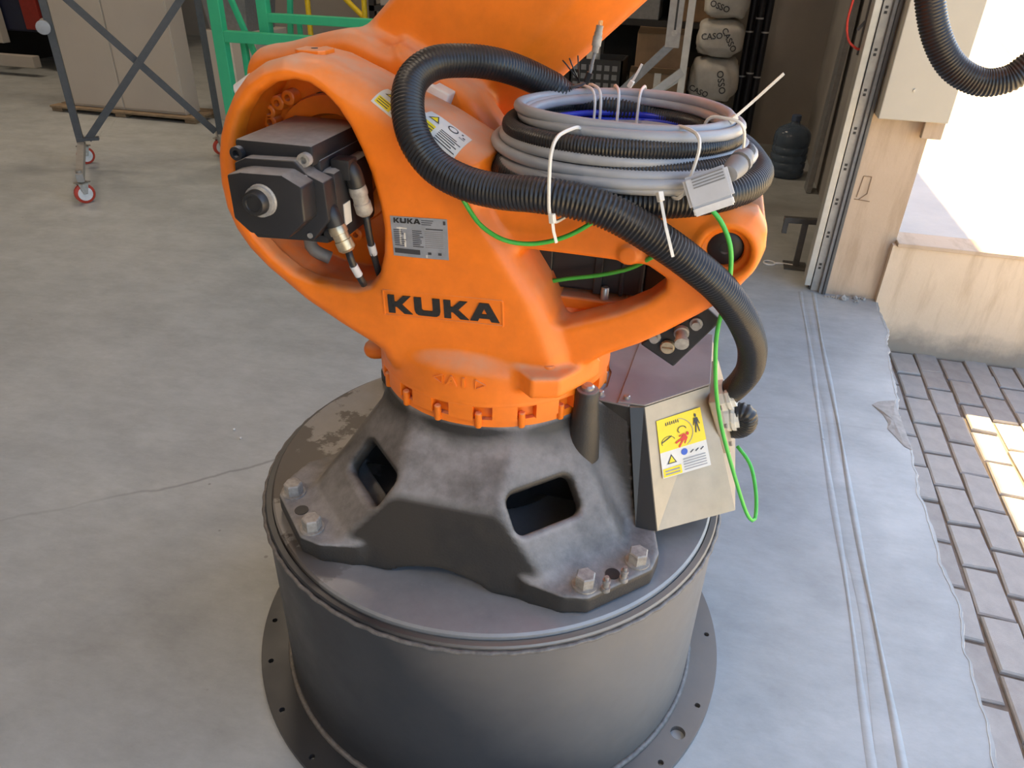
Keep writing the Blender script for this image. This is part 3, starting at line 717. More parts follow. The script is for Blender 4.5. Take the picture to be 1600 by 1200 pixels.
# bosses round the motor pocket
for k, (x, z) in enumerate([(-.423, 1.228), (-.401, 1.246), (-.379, 1.262), (-.357, 1.272), (-.28, 1.035), (-.251, 1.038)]):
    x = max(x, -.398); MB().lathe((x, -.064, z), (0, -1, 0), [(0, .0135), (.022, .0125), (.024, .010), (.024, .0055), (.010, .005)], 18).build('gear_boss', 'orange', colm, angle=40)
MB().cyl((-.305, -.061, 1.268), (-.305, -.066, 1.268), .014, 18).build('pocket_hole', 'crate', colm)
MB().lathe((-.285, -.063, 1.165), (0, -1, 0), [(0, .118), (.012, .115), (.013, .085), (.0, .08)], 48, False).build('gear_flange', 'orange', colm, angle=40)
cab = MB(); cable(cab, [(-.30, -.09, 1.10), (-.325, -.11, 1.05), (-.32, -.13, 1.02), (-.29, -.12, 1.0)], .012); cab.build('pocket_cable', 'darkgrey', colm, smooth=True)
# raised KUKA badge
def KU(poly, ox, w): return [(ox + x * w, z) for x, z in poly]
K_ = [(0, 0), (.29, 0), (.29, .36), (.38, .36), (.70, 0), (1.06, 0), (.62, .5), (1.03, 1), (.69, 1), (.38, .64), (.29, .64), (.29, 1), (0, 1)]
U_ = [(0, 1), (0, .28), (.04, .1), (.14, .01), (.25, 0), (.75, 0), (.86, .01), (.96, .1), (1, .28), (1, 1), (.72, 1), (.72, .36), (.67, .29), (.33, .29), (.28, .36), (.28, 1)]
A_ = [(0, 0), (.23, 0), (.31, .2), (.70, .2), (.78, 0), (1.02, 0), (.64, 1), (.38, 1)]
AH = [(.385, .40), (.51, .74), (.625, .40)]
def badge_letters(o, u, w_, nrm, H_, ext):
    o, u, w_, nrm = Vector(o), Vector(u), Vector(w_), Vector(nrm); mb = MB(); x = 0
    for ch, wd in (('K', 1.0), ('U', 1.12), ('K', 1.0), ('A', 1.1)):
        poly = {'K': K_, 'U': U_, 'A': A_}[ch]; W_ = wd * H_ * 1.12
        if ch == 'A':
            for pl_ in ([(-.06, 0), (.25, 0), (.51, .70), (.51, 1), (.33, 1)], [(.51, 1), (.51, .70), (.77, 0), (1.08, 0), (.69, 1)], [(.30, .17), (.72, .17), (.63, .40), (.385, .40)]):
                mb.prism([(x + a * W_, b * H_) for a, b in pl_], o, u, w_, nrm * ext)
        else: mb.prism([(x + a * W_, b * H_) for a, b in poly], o, u, w_, nrm * ext)
        x += W_ + H_ * .19
    return mb, x - H_ * .19
ux = Vector((.997, 0, .045)).normalized(); uz = Vector((-.045, 0, .997)).normalized()
mb_, tw = badge_letters((0, 0, 0), (1, 0, 0), (0, 0, 1), (0, -1, 0), .030, .0015)
o0 = Vector((-.141, -.1992, .949)); sc = .198 / tw
mb_, tw = badge_letters(o0, ux * sc, uz * 1.13, (0, -1, 0), .030, .0022)
hug(mb_, -.1992); mb_.build('badge_letters', 'letter', colm)
bf = MB(); c0 = o0 - ux * .009 - uz * .006; W_, H_ = .2165, .0465
for a, b in (((0, 0), (W_, 0)), ((W_, 0), (W_, H_)), ((W_, H_), (0, H_)), ((0, H_), (0, 0))):
    bf.obox(c0 + ux * a[0] + uz * a[1], c0 + ux * b[0] + uz * b[1], .0035, .003, (0, -1, 0), .0008)
hug(bf, -.1992); bf.build('badge_frame', 'orange', colm)
# nameplate
lines = [(.55, .83, .72, .845, 'ink'), (.55, .88, .74, .895, 'ink'), (.55, .93, .76, .945, 'ink'), (.62, .72, .92, .745, 'ink'), (.93, .86, .97, .95, 'ink')]
rg = random.Random(3)
for k in range(9):
    y = .66 - k * .048
    lines += [(.04, y, .04 + rg.uniform(.12, .22), y + .018, 'ink'), (.38, y, .38 + rg.uniform(.12, .2), y + .018, 'ink'), (.60, y, .92, y + .016, 'greyink')]
lines += [(.03, .08, .50, .20, 'ink'), (.64, .10, .70, .16, 'ink'), (.82, .10, .88, .16, 'ink')]
lines += [(.14, .30, .17, .74, 'sticker'), (.22, .25, .25, .60, 'sticker'), (.10, .70, .28, .73, 'sticker'), (.6, .02, .63, .09, 'sticker')]
decal(smp, 'plate', (-.127, -.202, 1.056), (.0985, 0, .0045), (0, 0, 1), .0985, .068, 'nameplate', colm, lines, nx=8, nz=8)
kk, tw2 = badge_letters((0, 0, 0), (1, 0, 0), (0, 0, 1), (0, -1, 0), .0085, .0005)
kk, tw2 = badge_letters((-.124, -.2022, 1.1135), Vector((1, 0, .045)) * (.046 / tw2), (0, 0, 1), (0, -1, 0), .0085, .0006); hug(kk, -.2008); kk.build('nameplate_lettering', 'letter', colm)
# two warning stickers on the shoulder of the arch
def warn(o, u, v, w, h, name, mirror=False):
    it = [(.05, .06, .42, .30, 'yellow')] if not mirror else [(.04, .06, .36, .34, 'yellow')]
    rg = random.Random(len(name))
    for k in range(6):
        y = .08 + k * .06; it.append((.46, y, .46 + rg.uniform(.38, .5), y + .022, 'ink'))
    for k in range(3): it.append((.08, .10 + k * .07, .36, .125 + k * .07, 'ink'))
    pol = [([(.10, .48), (.36, .48), (.23, .82)], 'ink'), ([(.145, .51), (.315, .51), (.23, .73)], 'yellow')]
    pol.append(([(.62 + .12 * math.cos(t), .72 + .14 * math.sin(t)) for t in np.linspace(0, 2 * math.pi, 14, endpoint=False)], 'ink'))
    pol.append(([(.62 + .09 * math.cos(t), .72 + .105 * math.sin(t)) for t in np.linspace(0, 2 * math.pi, 14, endpoint=False)], 'sticker'))
    it += [(.58, .66, .66, .78, 'greyink'), (.80, .78, .84, .84, 'ink'), (.86, .66, .92, .70, 'ink'), (.80, .58, .93, .62, 'greyink')]
    return decal(smp, 'sticker', o, u, v, w, h, name, colm, it, pol, nx=12, nz=12)
warn((-.160, -.178, 1.292), (.05, -.012, -.024), (.030, .03, .045), .078, .056, 'warning_sticker')
warn((-.092, -.178, 1.262), (.05, -.010, -.028), (.026, .03, .045), .082, .058, 'warning_sticker', True)
# rotation arrows with the axis name, raised on the round body
def rad_at(a, z):
    r = np.linspace(.20, .26, 121); q = np.stack([r * math.cos(a), r * math.sin(a), r * 0 + z], 1); d_ = smp(q); return float(r[np.argmax(d_ > 0)])
aa = MB()
for ch, da in (('A', -3.2), ('1', 2.2)):
    v, f = text_mesh(ch, .026, .0016, .0010); a = R(-91 + da); c = Vector((math.cos(a), math.sin(a), 0))
    aa.add(to_plane(v, c * (rad_at(a, .846) + .0018) + Vector((0, 0, .846)), (-c.y, c.x, 0), Vector((0, 0, 1)), c), f)
for sgn in (-1, 1):
    tri = [(0, .009), (0, -.009), (sgn * .018, 0)]
    a = R(-91 + sgn * 7.6); c = Vector((math.cos(a), math.sin(a), 0)); u = Vector((-c.y, c.x, 0)); o = c * (rad_at(a, .846) + .0018) + Vector((0, 0, .846))
    for i in range(3): aa.obox(o + u * tri[i][0] + Vector((0, 0, tri[i][1])), o + u * tri[(i + 1) % 3][0] + Vector((0, 0, tri[(i + 1) % 3][1])), .002, .003, c)
aa.build('axis_arrows', 'orange', colm)
# things seen through the window of the column
am = MB().box((.07, -.088, .985), (.285, .09, 1.15), .006).box((.10, -.095, .99), (.125, -.085, 1.13), .002).box((.20, -.096, .985), (.215, -.085, 1.14), .002).box((.245, -.094, .985), (.252, -.085, 1.14), .002)
amo = am.build('axis_motor', 'black', rob); MB().box((.285, -.07, .93), (.34, .10, 1.12), .004).build('motor_cover', 'black', amo); amo['label'] = 'black drive motor inside the column'
MB().box((.04, -.105, .955), (.262, .09, .978), .004).box((.262, -.09, .957), (.275, .06, .976), .003).build('motor_flange', 'orange', amo)
for x, z in ((.095, 1.005), (.222, .992)):
    MB().lathe((x, -.098, z), (0, 0, 1), [(-.012, .0075), (.008, .0075), (.010, .006)], 12).build('motor_screw', 'zinc', amo, angle=40)
# link arm behind the column
def link_arm():
    h = .006; lo = (-.60, -.012, .97); hi = (.62, .34, 2.05); X, Y, Z = grid(lo, hi, h)
    hub = np.sqrt((X + .285) ** 2 + (Z - 1.165) ** 2) - .196
    lob = np.sqrt((X - np.clip(X, -.445, -.30)) ** 2 + (Z - (1.276 + (np.clip(X, -.445, -.30) + .445) * .2)) ** 2) - .062
    sh = sd_poly([(-.2, 1.355), (-.11, 1.315), (-.05, 1.285), (.02, 1.20), (-.1, 1.1), (-.3, 1.1)], X, Z)
    h2 = smin(smin(hub, lob, .03), sh, .02); hubd = rnd_and(h2, slab(Y, .012, .10), .03)
    arm = sd_poly([(-.43, 1.20), (-.304, 1.352), (.42, 2.035), (.80, 1.985), (-.041, 1.191), (-.22, 1.0)], X, Z)
    armd = rnd_and(arm, slab(Y, .075, .31), .02)
    ch = ((X + .041) * .686 - (Z - 1.191) * .727 + (.075 - Y) + .072) * .7071; armd = smax(armd, ch, .012)
    return smin(hubd, armd, .02) + 0 * (X + Y + Z), lo, h
F, lo, h = link_arm(); la = field_mesh('link_arm', F, lo, h, 'orange', rob); la['label'] = 'broad orange link arm leaning back to the right'
MB().lathe((-.478, .022, 1.272), (-.78, -.2, -.55), [(0, .022), (.040, .023), (.044, .019)], 20).build('buffer', 'whiteplastic', la, angle=40)
MB().obox((-.128, -.004, 1.288), (-.090, -.004, 1.272), .036, .030, (0, 0, 1), .003).build('buffer', 'whiteplastic', la)
MB().obox((-.160, .002, 1.300), (-.118, .002, 1.284), .034, .036, (0, 0, 1), .006).build('buffer_holder', 'orange', la)
MB().lathe((-.205, -.040, .782), (-.06, -.014, -.006), [(0, .021), (.046, .021), (.055, .019), (.062, .014), (.066, .006), (.067, .001)], 18).build('stop_cam', 'orange', rob, angle=50)
# ---------------- shoulder motor in the pocket
mt = MB().box((-.345, -.262, 1.085), (-.212, -.085, 1.222), .008).build('shoulder_motor', 'black', rob, angle=40); mt['label'] = 'black servo motor with dusty top in the column pocket'
MB().box((-.347, -.277, 1.214), (-.216, -.09, 1.246), .006).build('top_plate', 'black', mt, angle=40)
MB().box((-.235, -.262, 1.09), (-.19, -.12, 1.205), .01).build('terminal_box', 'black', mt, angle=40)
CV = [(-.337, 1.212), (-.318, 1.221), (-.240, 1.224), (-.222, 1.206), (-.196, 1.196), (-.194, 1.14), (-.225, 1.105), (-.318, 1.100), (-.343, 1.130)]
def cov(sc_, cx=-.272, cz=1.163): return [(cx + (x - cx) * sc_, cz + (z - cz) * sc_) for x, z in CV]
MB().prism(cov(1.05), (0, -.262, 0), (1, 0, 0), (0, 0, 1), (0, -.034, 0), .003).build('brake_cover', 'black', mt, angle=40)
OC = [(-.329, 1.208), (-.306, 1.2135), (-.238, 1.2155), (-.207, 1.200), (-.2085, 1.148), (-.241, 1.118), (-.304, 1.120), (-.329, 1.141)]
MB().prism(OC, (0, -.294, 0), (1, 0, 0), (0, 0, 1), (0, -.042, 0), .0035).build('end_cover', 'black', mt, angle=40)
MB().lathe((-.275, -.334, 1.175), (0, -1, 0), [(0, .0245), (.003, .0245), (.005, .0225), (.008, .0225), (.0085, .0235), (.0115, .0235), (.012, .0215)], 28).build('cap_collar', 'dullzinc', mt, angle=40)
MB().lathe((-.277, -.344, 1.175), (0, -1, 0), [(0, .0195), (.012, .0185), (.015, .016), (.015, .012), (.013, .011)], 28).build('cap', 'rubber', mt, angle=40)
for x, z in ((-.316, 1.204), (-.222, 1.203), (-.325, 1.128), (-.225, 1.112)):
    MB().lathe((x, -.2955, z), (0, -1, 0), [(0, .0045), (.0025, .0045)], 10).build('cover_screw', 'dullzinc', mt)
for x, z in ((-.227, 1.226), (-.34, 1.226)):
    MB().lathe((x, -.276, z), (0, -1, 0), [(0, .0105), (.012, .0105), (.012, .0055), (.004, .0055)], 16).build('clamp_screw', 'dullzinc' if x > -.3 else 'black', mt, angle=40)
def plugc(P, d, mat):
    e = MB(); e.sweep(spline(P[:3], step=.004), [.0145] * (len(spline(P[:3], step=.004))), 14); e.box(tuple(c - .017 for c in P[0]), tuple(c + .015 for c in P[0]), .003); e.build('plug_elbow', 'rubber', mt, angle=40)
    a, b_ = Vector(P[2]), Vector(P[3]); L = (b_ - a).length
    MB().lathe(a, b_ - a, [(0, .0135), (L * .12, .0148), (L * .30, .0148), (L * .32, .0128), (L * .55, .0128), (L * .57, .0142), (L * .9, .0142), (L, .010)], 18).build('plug_barrel', mat, mt, angle=35)
    c = MB(); cable(c, [P[3], P[4], P[5]], .006, 10); c.build('motor_cable', 'rubber', mt, smooth=True)
    q = Vector(P[4]); r_ = (Vector(P[5]) - q).normalized(); MB().cyl(q, q + r_ * .022, .0068, 12).build('cable_marker', 'greyplastic', mt, angle=40)
plugc([(-.210, -.268, 1.150), (-.197, -.276, 1.146), (-.190, -.276, 1.126), (-.173, -.275, 1.085), (-.168, -.272, 1.060), (-.160, -.255, 1.02)], 0, 'brass')
plugc([(-.192, -.222, 1.203), (-.180, -.224, 1.198), (-.175, -.222, 1.175), (-.169, -.21, 1.125), (-.168, -.2, 1.07), (-.170, -.17, 1.0)], 0, 'dullzinc')
MB().box((-.1905, -.245, 1.115), (-.1885, -.222, 1.15)).build('motor_label', 'sticker', mt)
# ---------------- connector box at the back of the base
T = [(.292, -.086), (.318, -.078), (.434, .038), (.434, .26), (.20, .26), (.205, .115), (.232, .03), (.232, -.03), (.222, -.075)]
Bt = [(.337, -.171), (.378, -.172), (.5245, -.066), (.5245, .26), (.30, .26), (.30, .115), (.31, .03), (.31, -.03), (.318, -.10)]
zt, zb = .757, .54; nT = len(T)
vb = [(x, y, zt) for x, y in T] + [(x, y, zb) for x, y in Bt]
bb = MB().add(vb, [tuple(range(nT)), tuple(range(2 * nT - 1, nT - 1, -1))] + [(i + nT, (i + 1) % nT + nT, (i + 1) % nT, i) for i in range(nT)])
sides = [(bb, 'boxmetal')]
bb.f, dark = [f for i, f in enumerate(bb.f) if i not in (2, 6, 7, 8, 9, 10)], [f for i, f in enumerate(bb.f) if i in (2, 6, 7, 8, 9, 10)]
bk = MB(); bk.v = bb.v; bk.f = dark
box = multi('connector_box', [(bb, 'boxmetal'), (bk, 'cast')], rob); box['label'] = 'grey sheet metal connector box with yellow warning sticker'
def fpt(s_, t_, lift=.0):  # on the sloping front: s along, t down
    a, b_ = Vector((*T[1], zt)), Vector((*T[2], zt)); c, d_ = Vector((*Bt[1], zb)), Vector((*Bt[2], zb))
    p = (a.lerp(b_, s_)).lerp(c.lerp(d_, s_), t_); nrm = (b_ - a).cross(c - a).normalized(); nrm = nrm if nrm.y < 0 else -nrm
    return p + nrm * lift
# black edge strip beside the front, lid plates
ev = [Vector((*T[0], zt)), Vector((*T[1], zt)), Vector((*Bt[1], zb)), Vector((*Bt[0], zb))]; off = Vector((-.02, -.03, .006)).normalized() * .003
MB().add(ev + [p + off for p in ev], [(7, 6, 5, 4), (0, 1, 5, 4), (1, 2, 6, 5), (2, 3, 7, 6), (3, 0, 4, 7)]).build('edge_strip', 'black', box)
MB().prism([(.214, -.080), (.288, -.088), (.300, -.04), (.300, .26), (.202, .26), (.204, .115), (.238, .03), (.238, -.03)], (0, 0, zt), (1, 0, 0), (0, 1, 0), (0, 0, .004), .001).build('lid', 'lid', box)
MB().prism([(.266, -.084), (.318, -.080), (.436, .038), (.436, .26), (.285, .26)], (0, 0, zt + .003), (1, 0, 0), (0, 1, 0), (0, 0, .004), .001).build('lid', 'lid', box)
for p in ((.230, -.066), (.281, -.068), (.29, .18)):
    MB().lathe((*p, zt + .0035), (0, 0, 1), [(0, .0095), (.002, .0095), (.002, .0065), (.010, .0062), (.011, .005)], 12).build('lid_screw', 'zinc', box, angle=40)
# sticker on the front
def sheet(s0, t0, s1, t1, l): return MB().add([fpt(s0, t0, l), fpt(s1, t0, l), fpt(s1, t1, l), fpt(s0, t1, l)], [(3, 2, 1, 0)])
S0, S1, T0, T1, T2 = .135, .80, .135, .395, .60
def poly_on(pts, l, s0=S0, s1=S1, t0=T0, t1=T1): return MB().add([fpt(s0 + (s1 - s0) * x, t1 + (t0 - t1) * y, l) for x, y in pts], [tuple(range(len(pts)))])
pcs = [(sheet(S0, T0, S1, T1, .0012), 'yellow'), (sheet(S0, T1, S1, T2, .0012), 'sticker')]
def fig(ox, oy, sx, sy, mt_, rot=0):
    out = []
    c, s_ = math.cos(rot), math.sin(rot); tr_ = lambda P: [(ox + sx * (x * c - y * s_), oy + sy * (x * s_ + y * c)) for x, y in P]
    hd = [(.11 * math.cos(t), .88 + .11 * math.sin(t)) for t in np.linspace(0, 2 * math.pi, 10, endpoint=False)]
    for P in (hd, [(-.18, .74), (.18, .74), (.13, .36), (-.13, .36)], [(-.13, .36), (0, .36), (-.12, -.1), (-.24, -.1)], [(0, .36), (.13, .36), (.24, -.1), (.12, -.1)], [(-.18, .74), (-.10, .70), (-.26, .32), (-.34, .36)], [(.18, .74), (.10, .70), (.26, .32), (.34, .36)]):
        out.append((poly_on(tr_(P), .0018), mt_))
    return out
pcs += fig(.85, .36, .22, .52, 'ink') + fig(.40, .12, .30, .50, 'redink', -1.0)
def arcs(cx, cy, r, a0, a1, wd, mt_):
    ts = np.linspace(a0, a1, 14); P = [(cx + r * math.cos(t), cy + r * 1.1 * math.sin(t)) for t in ts] + [(cx + (r - wd) * math.cos(t), cy + (r - wd) * 1.1 * math.sin(t)) for t in ts[::-1]]
    return (poly_on(P, .0016), mt_)
pcs += [arcs(.30, .42, .46, -.9, 1.2, .014, 'greyink'), arcs(.20, .28, .15, .2, 3.6, .014, 'ink'), arcs(.52, .52, .10, 0, 4, .02, 'ink')]
for k in range(7): pcs.append((poly_on([(.18 + k * .045, .86 + .012 * (k % 3)), (.20 + k * .045, .86), (.205 + k * .045, .76 + .02 * (k % 2)), (.18 + k * .045, .77)], .0016), 'ink'))
pcs.append((poly_on([(.05, .30), (.28, .44), (.29, .41), (.06, .27)], .0016), 'ink'))
lo_ = dict(t0=T1, t1=T2)
pcs += [(poly_on([(.02, .03), (.40, .03), (.40, .36), (.02, .36)], .0016, **lo_), 'yellow'), (poly_on([(.12, .50), (.32, .50), (.22, .86)], .0016, **lo_), 'ink'), (poly_on([(.155, .54), (.285, .54), (.22, .78)], .0019, **lo_), 'yellow')]
pcs.append((poly_on([(.50 + .07 * math.cos(t), .80 + .13 * math.sin(t)) for t in np.linspace(0, 6.2, 14)], .0016, **lo_), 'blueink'))
for k in range(5): pcs.append((poly_on([(.45, .10 + k * .10), (.93, .10 + k * .10), (.93, .135 + k * .10), (.45, .135 + k * .10)], .0016, **lo_), 'greyink'))
for k in range(3): pcs.append((poly_on([(.62 + k * .11, .72), (.69 + k * .11, .80), (.70 + k * .11, .77), (.63 + k * .11, .68)], .0016, **lo_), 'ink'))
for k in range(2): pcs.append((poly_on([(.06, .10 + k * .12), (.36, .10 + k * .12), (.36, .16 + k * .12), (.06, .16 + k * .12)], .0018, **lo_), 'greyink'))
multi('warning_sticker', pcs, box)
# plug-in panel on the right side of the box with two hose glands
MB().obox((.468, -.005, .690), (.468, .17, .690), .016, .125, (-.385, 0, .923), .003).build('gland_panel', 'boxmetal', box)
for p, d_ in (((.470, .060, .728), (.90, -.1, .42)), ((.486, .058, .684), (.92, -.1, .25))):
    MB().lathe(p, d_, [(-.012, .034), (.004, .034), (.004, .029), (.008, .029), (.008, .033), (.015, .033), (.015, .027), (.022, .027)], 10).build('hose_gland', 'sticker', box, angle=25)
for z in (.65, .69, .73): MB().cyl((.476 + (.69 - z) * .417, .004, z), (.482 + (.69 - z) * .417, .003, z + .003), .005, 10).build('panel_screw', 'zinc', box)
# black plate with breather under the beam
bp = MB().prism([(.296, .919), (.358, .884), (.424, .984), (.396, 1.005), (.345, .975)], (0, -.135, 0), (1, 0, 0), (0, 0, 1), (0, .05, 0), .003).build('mounting_plate', 'black', rob); bp['label'] = 'black plate with fittings under the column beam'
MB().lathe((.343, -.136, .924), (0, -1, 0), [(0, .0125), (.006, .0125), (.008, .011)], 24).build('knurled_plug', 'brass', bp, angle=40)
MB().box((.334, -.1455, .923), (.352, -.144, .925)).build('plug_slot', 'card', bp)
MB().lathe((.362, -.134, .955), (.1, -1, -.2), [(0, .013), (.008, .013), (.008, .010), (.028, .010), (.028, .012), (.036, .012)], 16).build('pipe_fitting', 'dullzinc', bp, angle=40)
for x, z in ((.319, .939), (.384, .974)):
    MB().lathe((x, -.136, z), (0, -1, 0), [(0, .011), (.004, .011), (.004, .0075), (.014, .0075)], 12).build('plate_screw', 'zinc', bp, angle=40)
# ================================================================== hoses and cables
HOSE_A = [(.474, .060, .732), (.486, .055, .752), (0.496, 0.03, 0.79), (0.498, -0.02, 0.846), (0.486, -0.08, 0.919), (0.455, -0.15, 0.998), (0.413, -0.205, 1.066), (0.364, -0.245, 1.117), (0.31, -0.272, 1.159), (0.245, -0.288, 1.195), (0.19, -0.292, 1.209), (0.134, -0.288, 1.211),
          (0.075, -0.275, 1.206), (0.017, -0.262, 1.210), (-0.035, -0.245, 1.226), (-0.072, -0.225, 1.258), (-0.095, -0.19, 1.297), (-0.101, -0.15, 1.327), (-0.083, -0.11, 1.346), (-0.048, -0.07, 1.348), (-0.006, -0.03, 1.341), (0.031, 0.02, 1.323), (0.074, 0.06, 1.298), (0.125, 0.095, 1.268)]
CC = Vector((.225, -.045, 0))
def ringpts(Rx, Ry, z, a0=0, a1=2 * math.pi, n=26, cx=0, cy=0, wob=.0, seed=0, tilt=.012):
    rg = random.Random(seed); ph = [rg.uniform(0, 6.28) for _ in range(3)]; out = []
    for k in range(n):
        a = a0 + (a1 - a0) * k / n
        dr = wob * (math.sin(2 * a + ph[0]) + .6 * math.sin(3 * a + ph[1])); dz = wob * .8 * math.sin(2 * a + ph[2]) + tilt * math.sin(a)
        out.append((CC.x + cx + (Rx + dr) * math.cos(a), CC.y + cy + (Ry + dr) * math.sin(a), z + dz))
    return out
tail = ringpts(.204, .192, 1.208, R(84), R(-262), 24, .008, 0, .003, 3, .008)
# the upper end of the hose runs down into the bottom turn of the coil
ZT = [1.262, 1.248, 1.235, 1.226, 1.220]
tail = [(x, y, ZT[i] if i < 5 else z) for i, (x, y, z) in enumerate(tail)]
mb = MB(); corrugated(mb, HOSE_A + tail[1:], .0258, .0062, .0026, 20)
tagged(mb.build('corrugated_hose', 'hose', None, smooth=True), 'thick black corrugated hose looping over the orange column from the connector box', 'hose')
mb = MB(); corrugated(mb, [(.484, .058, .686), (.505, .052, .700), (.520, .05, .696), (.524, .055, .672), (.512, .066, .650), (.488, .085, .640), (.44, .13, .64)], .0205, .006, .002, 18)
tagged(mb.build('corrugated_hose', 'hose', None, smooth=True), 'short black corrugated hose bend at the side of the grey connector box', 'hose')
HANG = [(0.672, 0.4, 1.66), (0.692, 0.4, 1.521), (0.717, 0.4, 1.44), (0.749, 0.4, 1.376), (0.792, 0.4, 1.328), (0.845, 0.4, 1.305), (0.887, 0.4, 1.311), (0.913, 0.4, 1.332), (0.958, 0.4, 1.387), (1.02, .4, 1.50), (1.06, .4, 1.7)]
mb = MB(); corrugated(mb, [(.45, .33, 2.06), (.60, .38, 1.86)] + HANG, .0262, .0062, .0018, 20)
tagged(mb.build('corrugated_hose', 'hose', None, smooth=True), 'black corrugated hose hanging in a loop in front of the beige gate cladding', 'hose')
# the tied coil of cables
coil = tagged(empty('cable_coil', (CC.x, CC.y, 1.2)), 'tied coil of grey and black cables lying on the robot column', 'cable coil')
CO = Vector((CC.x, CC.y, 1.2))
def rel(pts): return [tuple(Vector(p) - CO) for p in pts]
LOOPS = [  # kind, Rx, Ry, z, cx, cy
 ('g', .166, .168, 1.297, -.006, -.012), ('g', .171, .178, 1.289, .006, -.014), ('g', .150, .160, 1.286, -.004, -.004),
 ('c', .176, .188, 1.273, -.004, -.016), ('g', .192, .194, 1.257, -.004, -.010), ('c', .186, .192, 1.246, .004, -.010), ('c', .158, .158, 1.262, -.01, .0),
 ('g', .203, .205, 1.243, -.002, -.008), ('g', .197, .208, 1.230, .002, -.004), ('g', .204, .203, 1.222, .004, -.008),
 ('b', .141, .142, 1.264, .0, .004), ('b', .138, .140, 1.256, .0, .004), ('g', .132, .134, 1.247, .004, .004), ('g', .122, .122, 1.238, .008, -.004), ('g', .140, .142, 1.231, 0, .0), ('g', .112, .112, 1.230, .012, .004)]
for i, (k, rx, ry, z, cx, cy) in enumerate(LOOPS):
    p = ringpts(rx, ry, z - .006, 0, 2 * math.pi, 28, cx, cy, .0028, 11 + i, -.005); m_ = MB()
    if k == 'c': corrugated(m_, rel(p), .0138, .0048, .0018, 14, True); m_.build('conduit_turn', 'hose', coil, smooth=True)
    else: cable(m_, rel(p), .0086 if k == 'g' else .0052, 12, True); m_.build('cable_turn', 'cable' if k == 'g' else 'bluecable', coil, smooth=True)
def tie(ang, name='cable_tie', tail_=None, rr=(.13, .222), z=(1.205, 1.313), w=.0026, skew=0.):
    """band closed round the bundle at one place of the coil"""
    m_ = MB(); pts = []
    for k in range(28):
        a = 2 * math.pi * k / 28; ca, sa = math.cos(a), math.sin(a); sgn = lambda v_: math.copysign(abs(v_) ** .55, v_)
        r_ = (rr[0] + rr[1]) / 2 + (rr[1] - rr[0]) / 2 * sgn(ca); zz_ = (z[0] + z[1]) / 2 + (z[1] - z[0]) / 2 * sgn(sa); t_ = ang + skew * (zz_ - z[0])
        pts.append((CC.x + r_ * math.cos(t_), CC.y - .008 + r_ * math.sin(t_), zz_))
    m_.sweep(spline(rel(pts), True, .006), w, 6, True)
    if tail_:
        q = [Vector(p) - CO for p in tail_]; d_ = (q[1] - q[0]).normalized()
        m_.obox(q[0] - d_ * .006, q[0] + d_ * .007, .008, .008, (0, 0, 1), .001)
        for a, b_ in zip(q, q[1:]): m_.obox(a, b_, .0042, .0018, (.3, -.8, .3))
    m_.build(name, 'tie', coil, smooth=False)
tie(R(-104), tail_=[(.163, -.318, 1.190), (.166, -.319, 1.172), (.171, -.318, 1.155)], rr=(.166, .276), z=(1.176, 1.298), skew=-.1)
tie(R(-63), tail_=[(.304, -.287, 1.226), (.318, -.306, 1.190), (.333, -.312, 1.152)], rr=(.150, .238), z=(1.212, 1.302), skew=.9)
tie(R(-22), tail_=[(.386, -.118, 1.300), (.41, -.11, 1.325), (.445, -.112, 1.366)], rr=(.135, .20), z=(1.238, 1.303), skew=-1.2)
tie(R(118), rr=(.125, .205), z=(1.215, 1.298)); tie(R(123), rr=(.125, .2), z=(1.215, 1.297)); tie(R(104), rr=(.12, .205), z=(1.215, 1.297))
tie(R(88), tail_=[(.205, .148, 1.296), (.214, .145, 1.314), (.222, .142, 1.332)], rr=(.13, .21), z=(1.215, 1.297))
# cut wire ends sticking out at the back
m_ = MB()
for dx in (-.004, 0, .005): cable(m_, rel([(.115, .115, 1.30), (.105 + dx * 2, .10, 1.325), (.098 + dx * 3, .098, 1.340 + dx)]), .0013, 5)
m_.build('wire_ends', 'rubber', coil, smooth=True)
# grey rectangular plug hood with its cable gland
ph = MB(); o = Vector((.366, -.262, 1.237)); uy_ = Vector((.90, .06, .42)).normalized(); ux_ = Vector((.40, -.28, -.86)); ux_ = (ux_ - uy_ * ux_.dot(uy_)).normalized(); uz_ = ux_.cross(uy_).normalized()
hx, hy, hz = .022, .030, .018
# axes: long side runs down to the right
mt4 = Matrix((( ux_.x, uy_.x, uz_.x, o.x - CO.x), (ux_.y, uy_.y, uz_.y, o.y - CO.y), (ux_.z, uy_.z, uz_.z, o.z - CO.z), (0, 0, 0, 1)))
def pbox(a, b, bev=.002):
    bm = bmesh.new(); bmesh.ops.create_cube(bm, size=1)
    for v_ in bm.verts: v_.co = Vector([a[i] + (b[i] - a[i]) * (v_.co[i] + .5) for i in range(3)])
    if bev: bmesh.ops.bevel(bm, geom=bm.edges[:], offset=bev, segments=2, affect='EDGES')
    return MB().bm(bm, mt4)
pbox((-hx, -hy, -hz), (hx, hy, hz), .004).build('plug_hood', 'greyplastic', coil)
pbox((hx - .002, -hy + .003, -hz + .003), (hx + .010, hy - .003, hz - .003), .002).build('plug_insert', 'whiteplastic', coil)
for sz in (1, -1):
    g_ = MB()
    for k in range(4):
        y0 = -hx + .005 + k * .004; g_.add(*(lambda q: (q.v, q.f))(pbox((y0 - .0009, -hy + .012, sz * hz - .0006), (y0 + .0009, hy - .006, sz * hz + .0006), 0)))
    g_.build('hood_rib', 'darkgrey', coil)
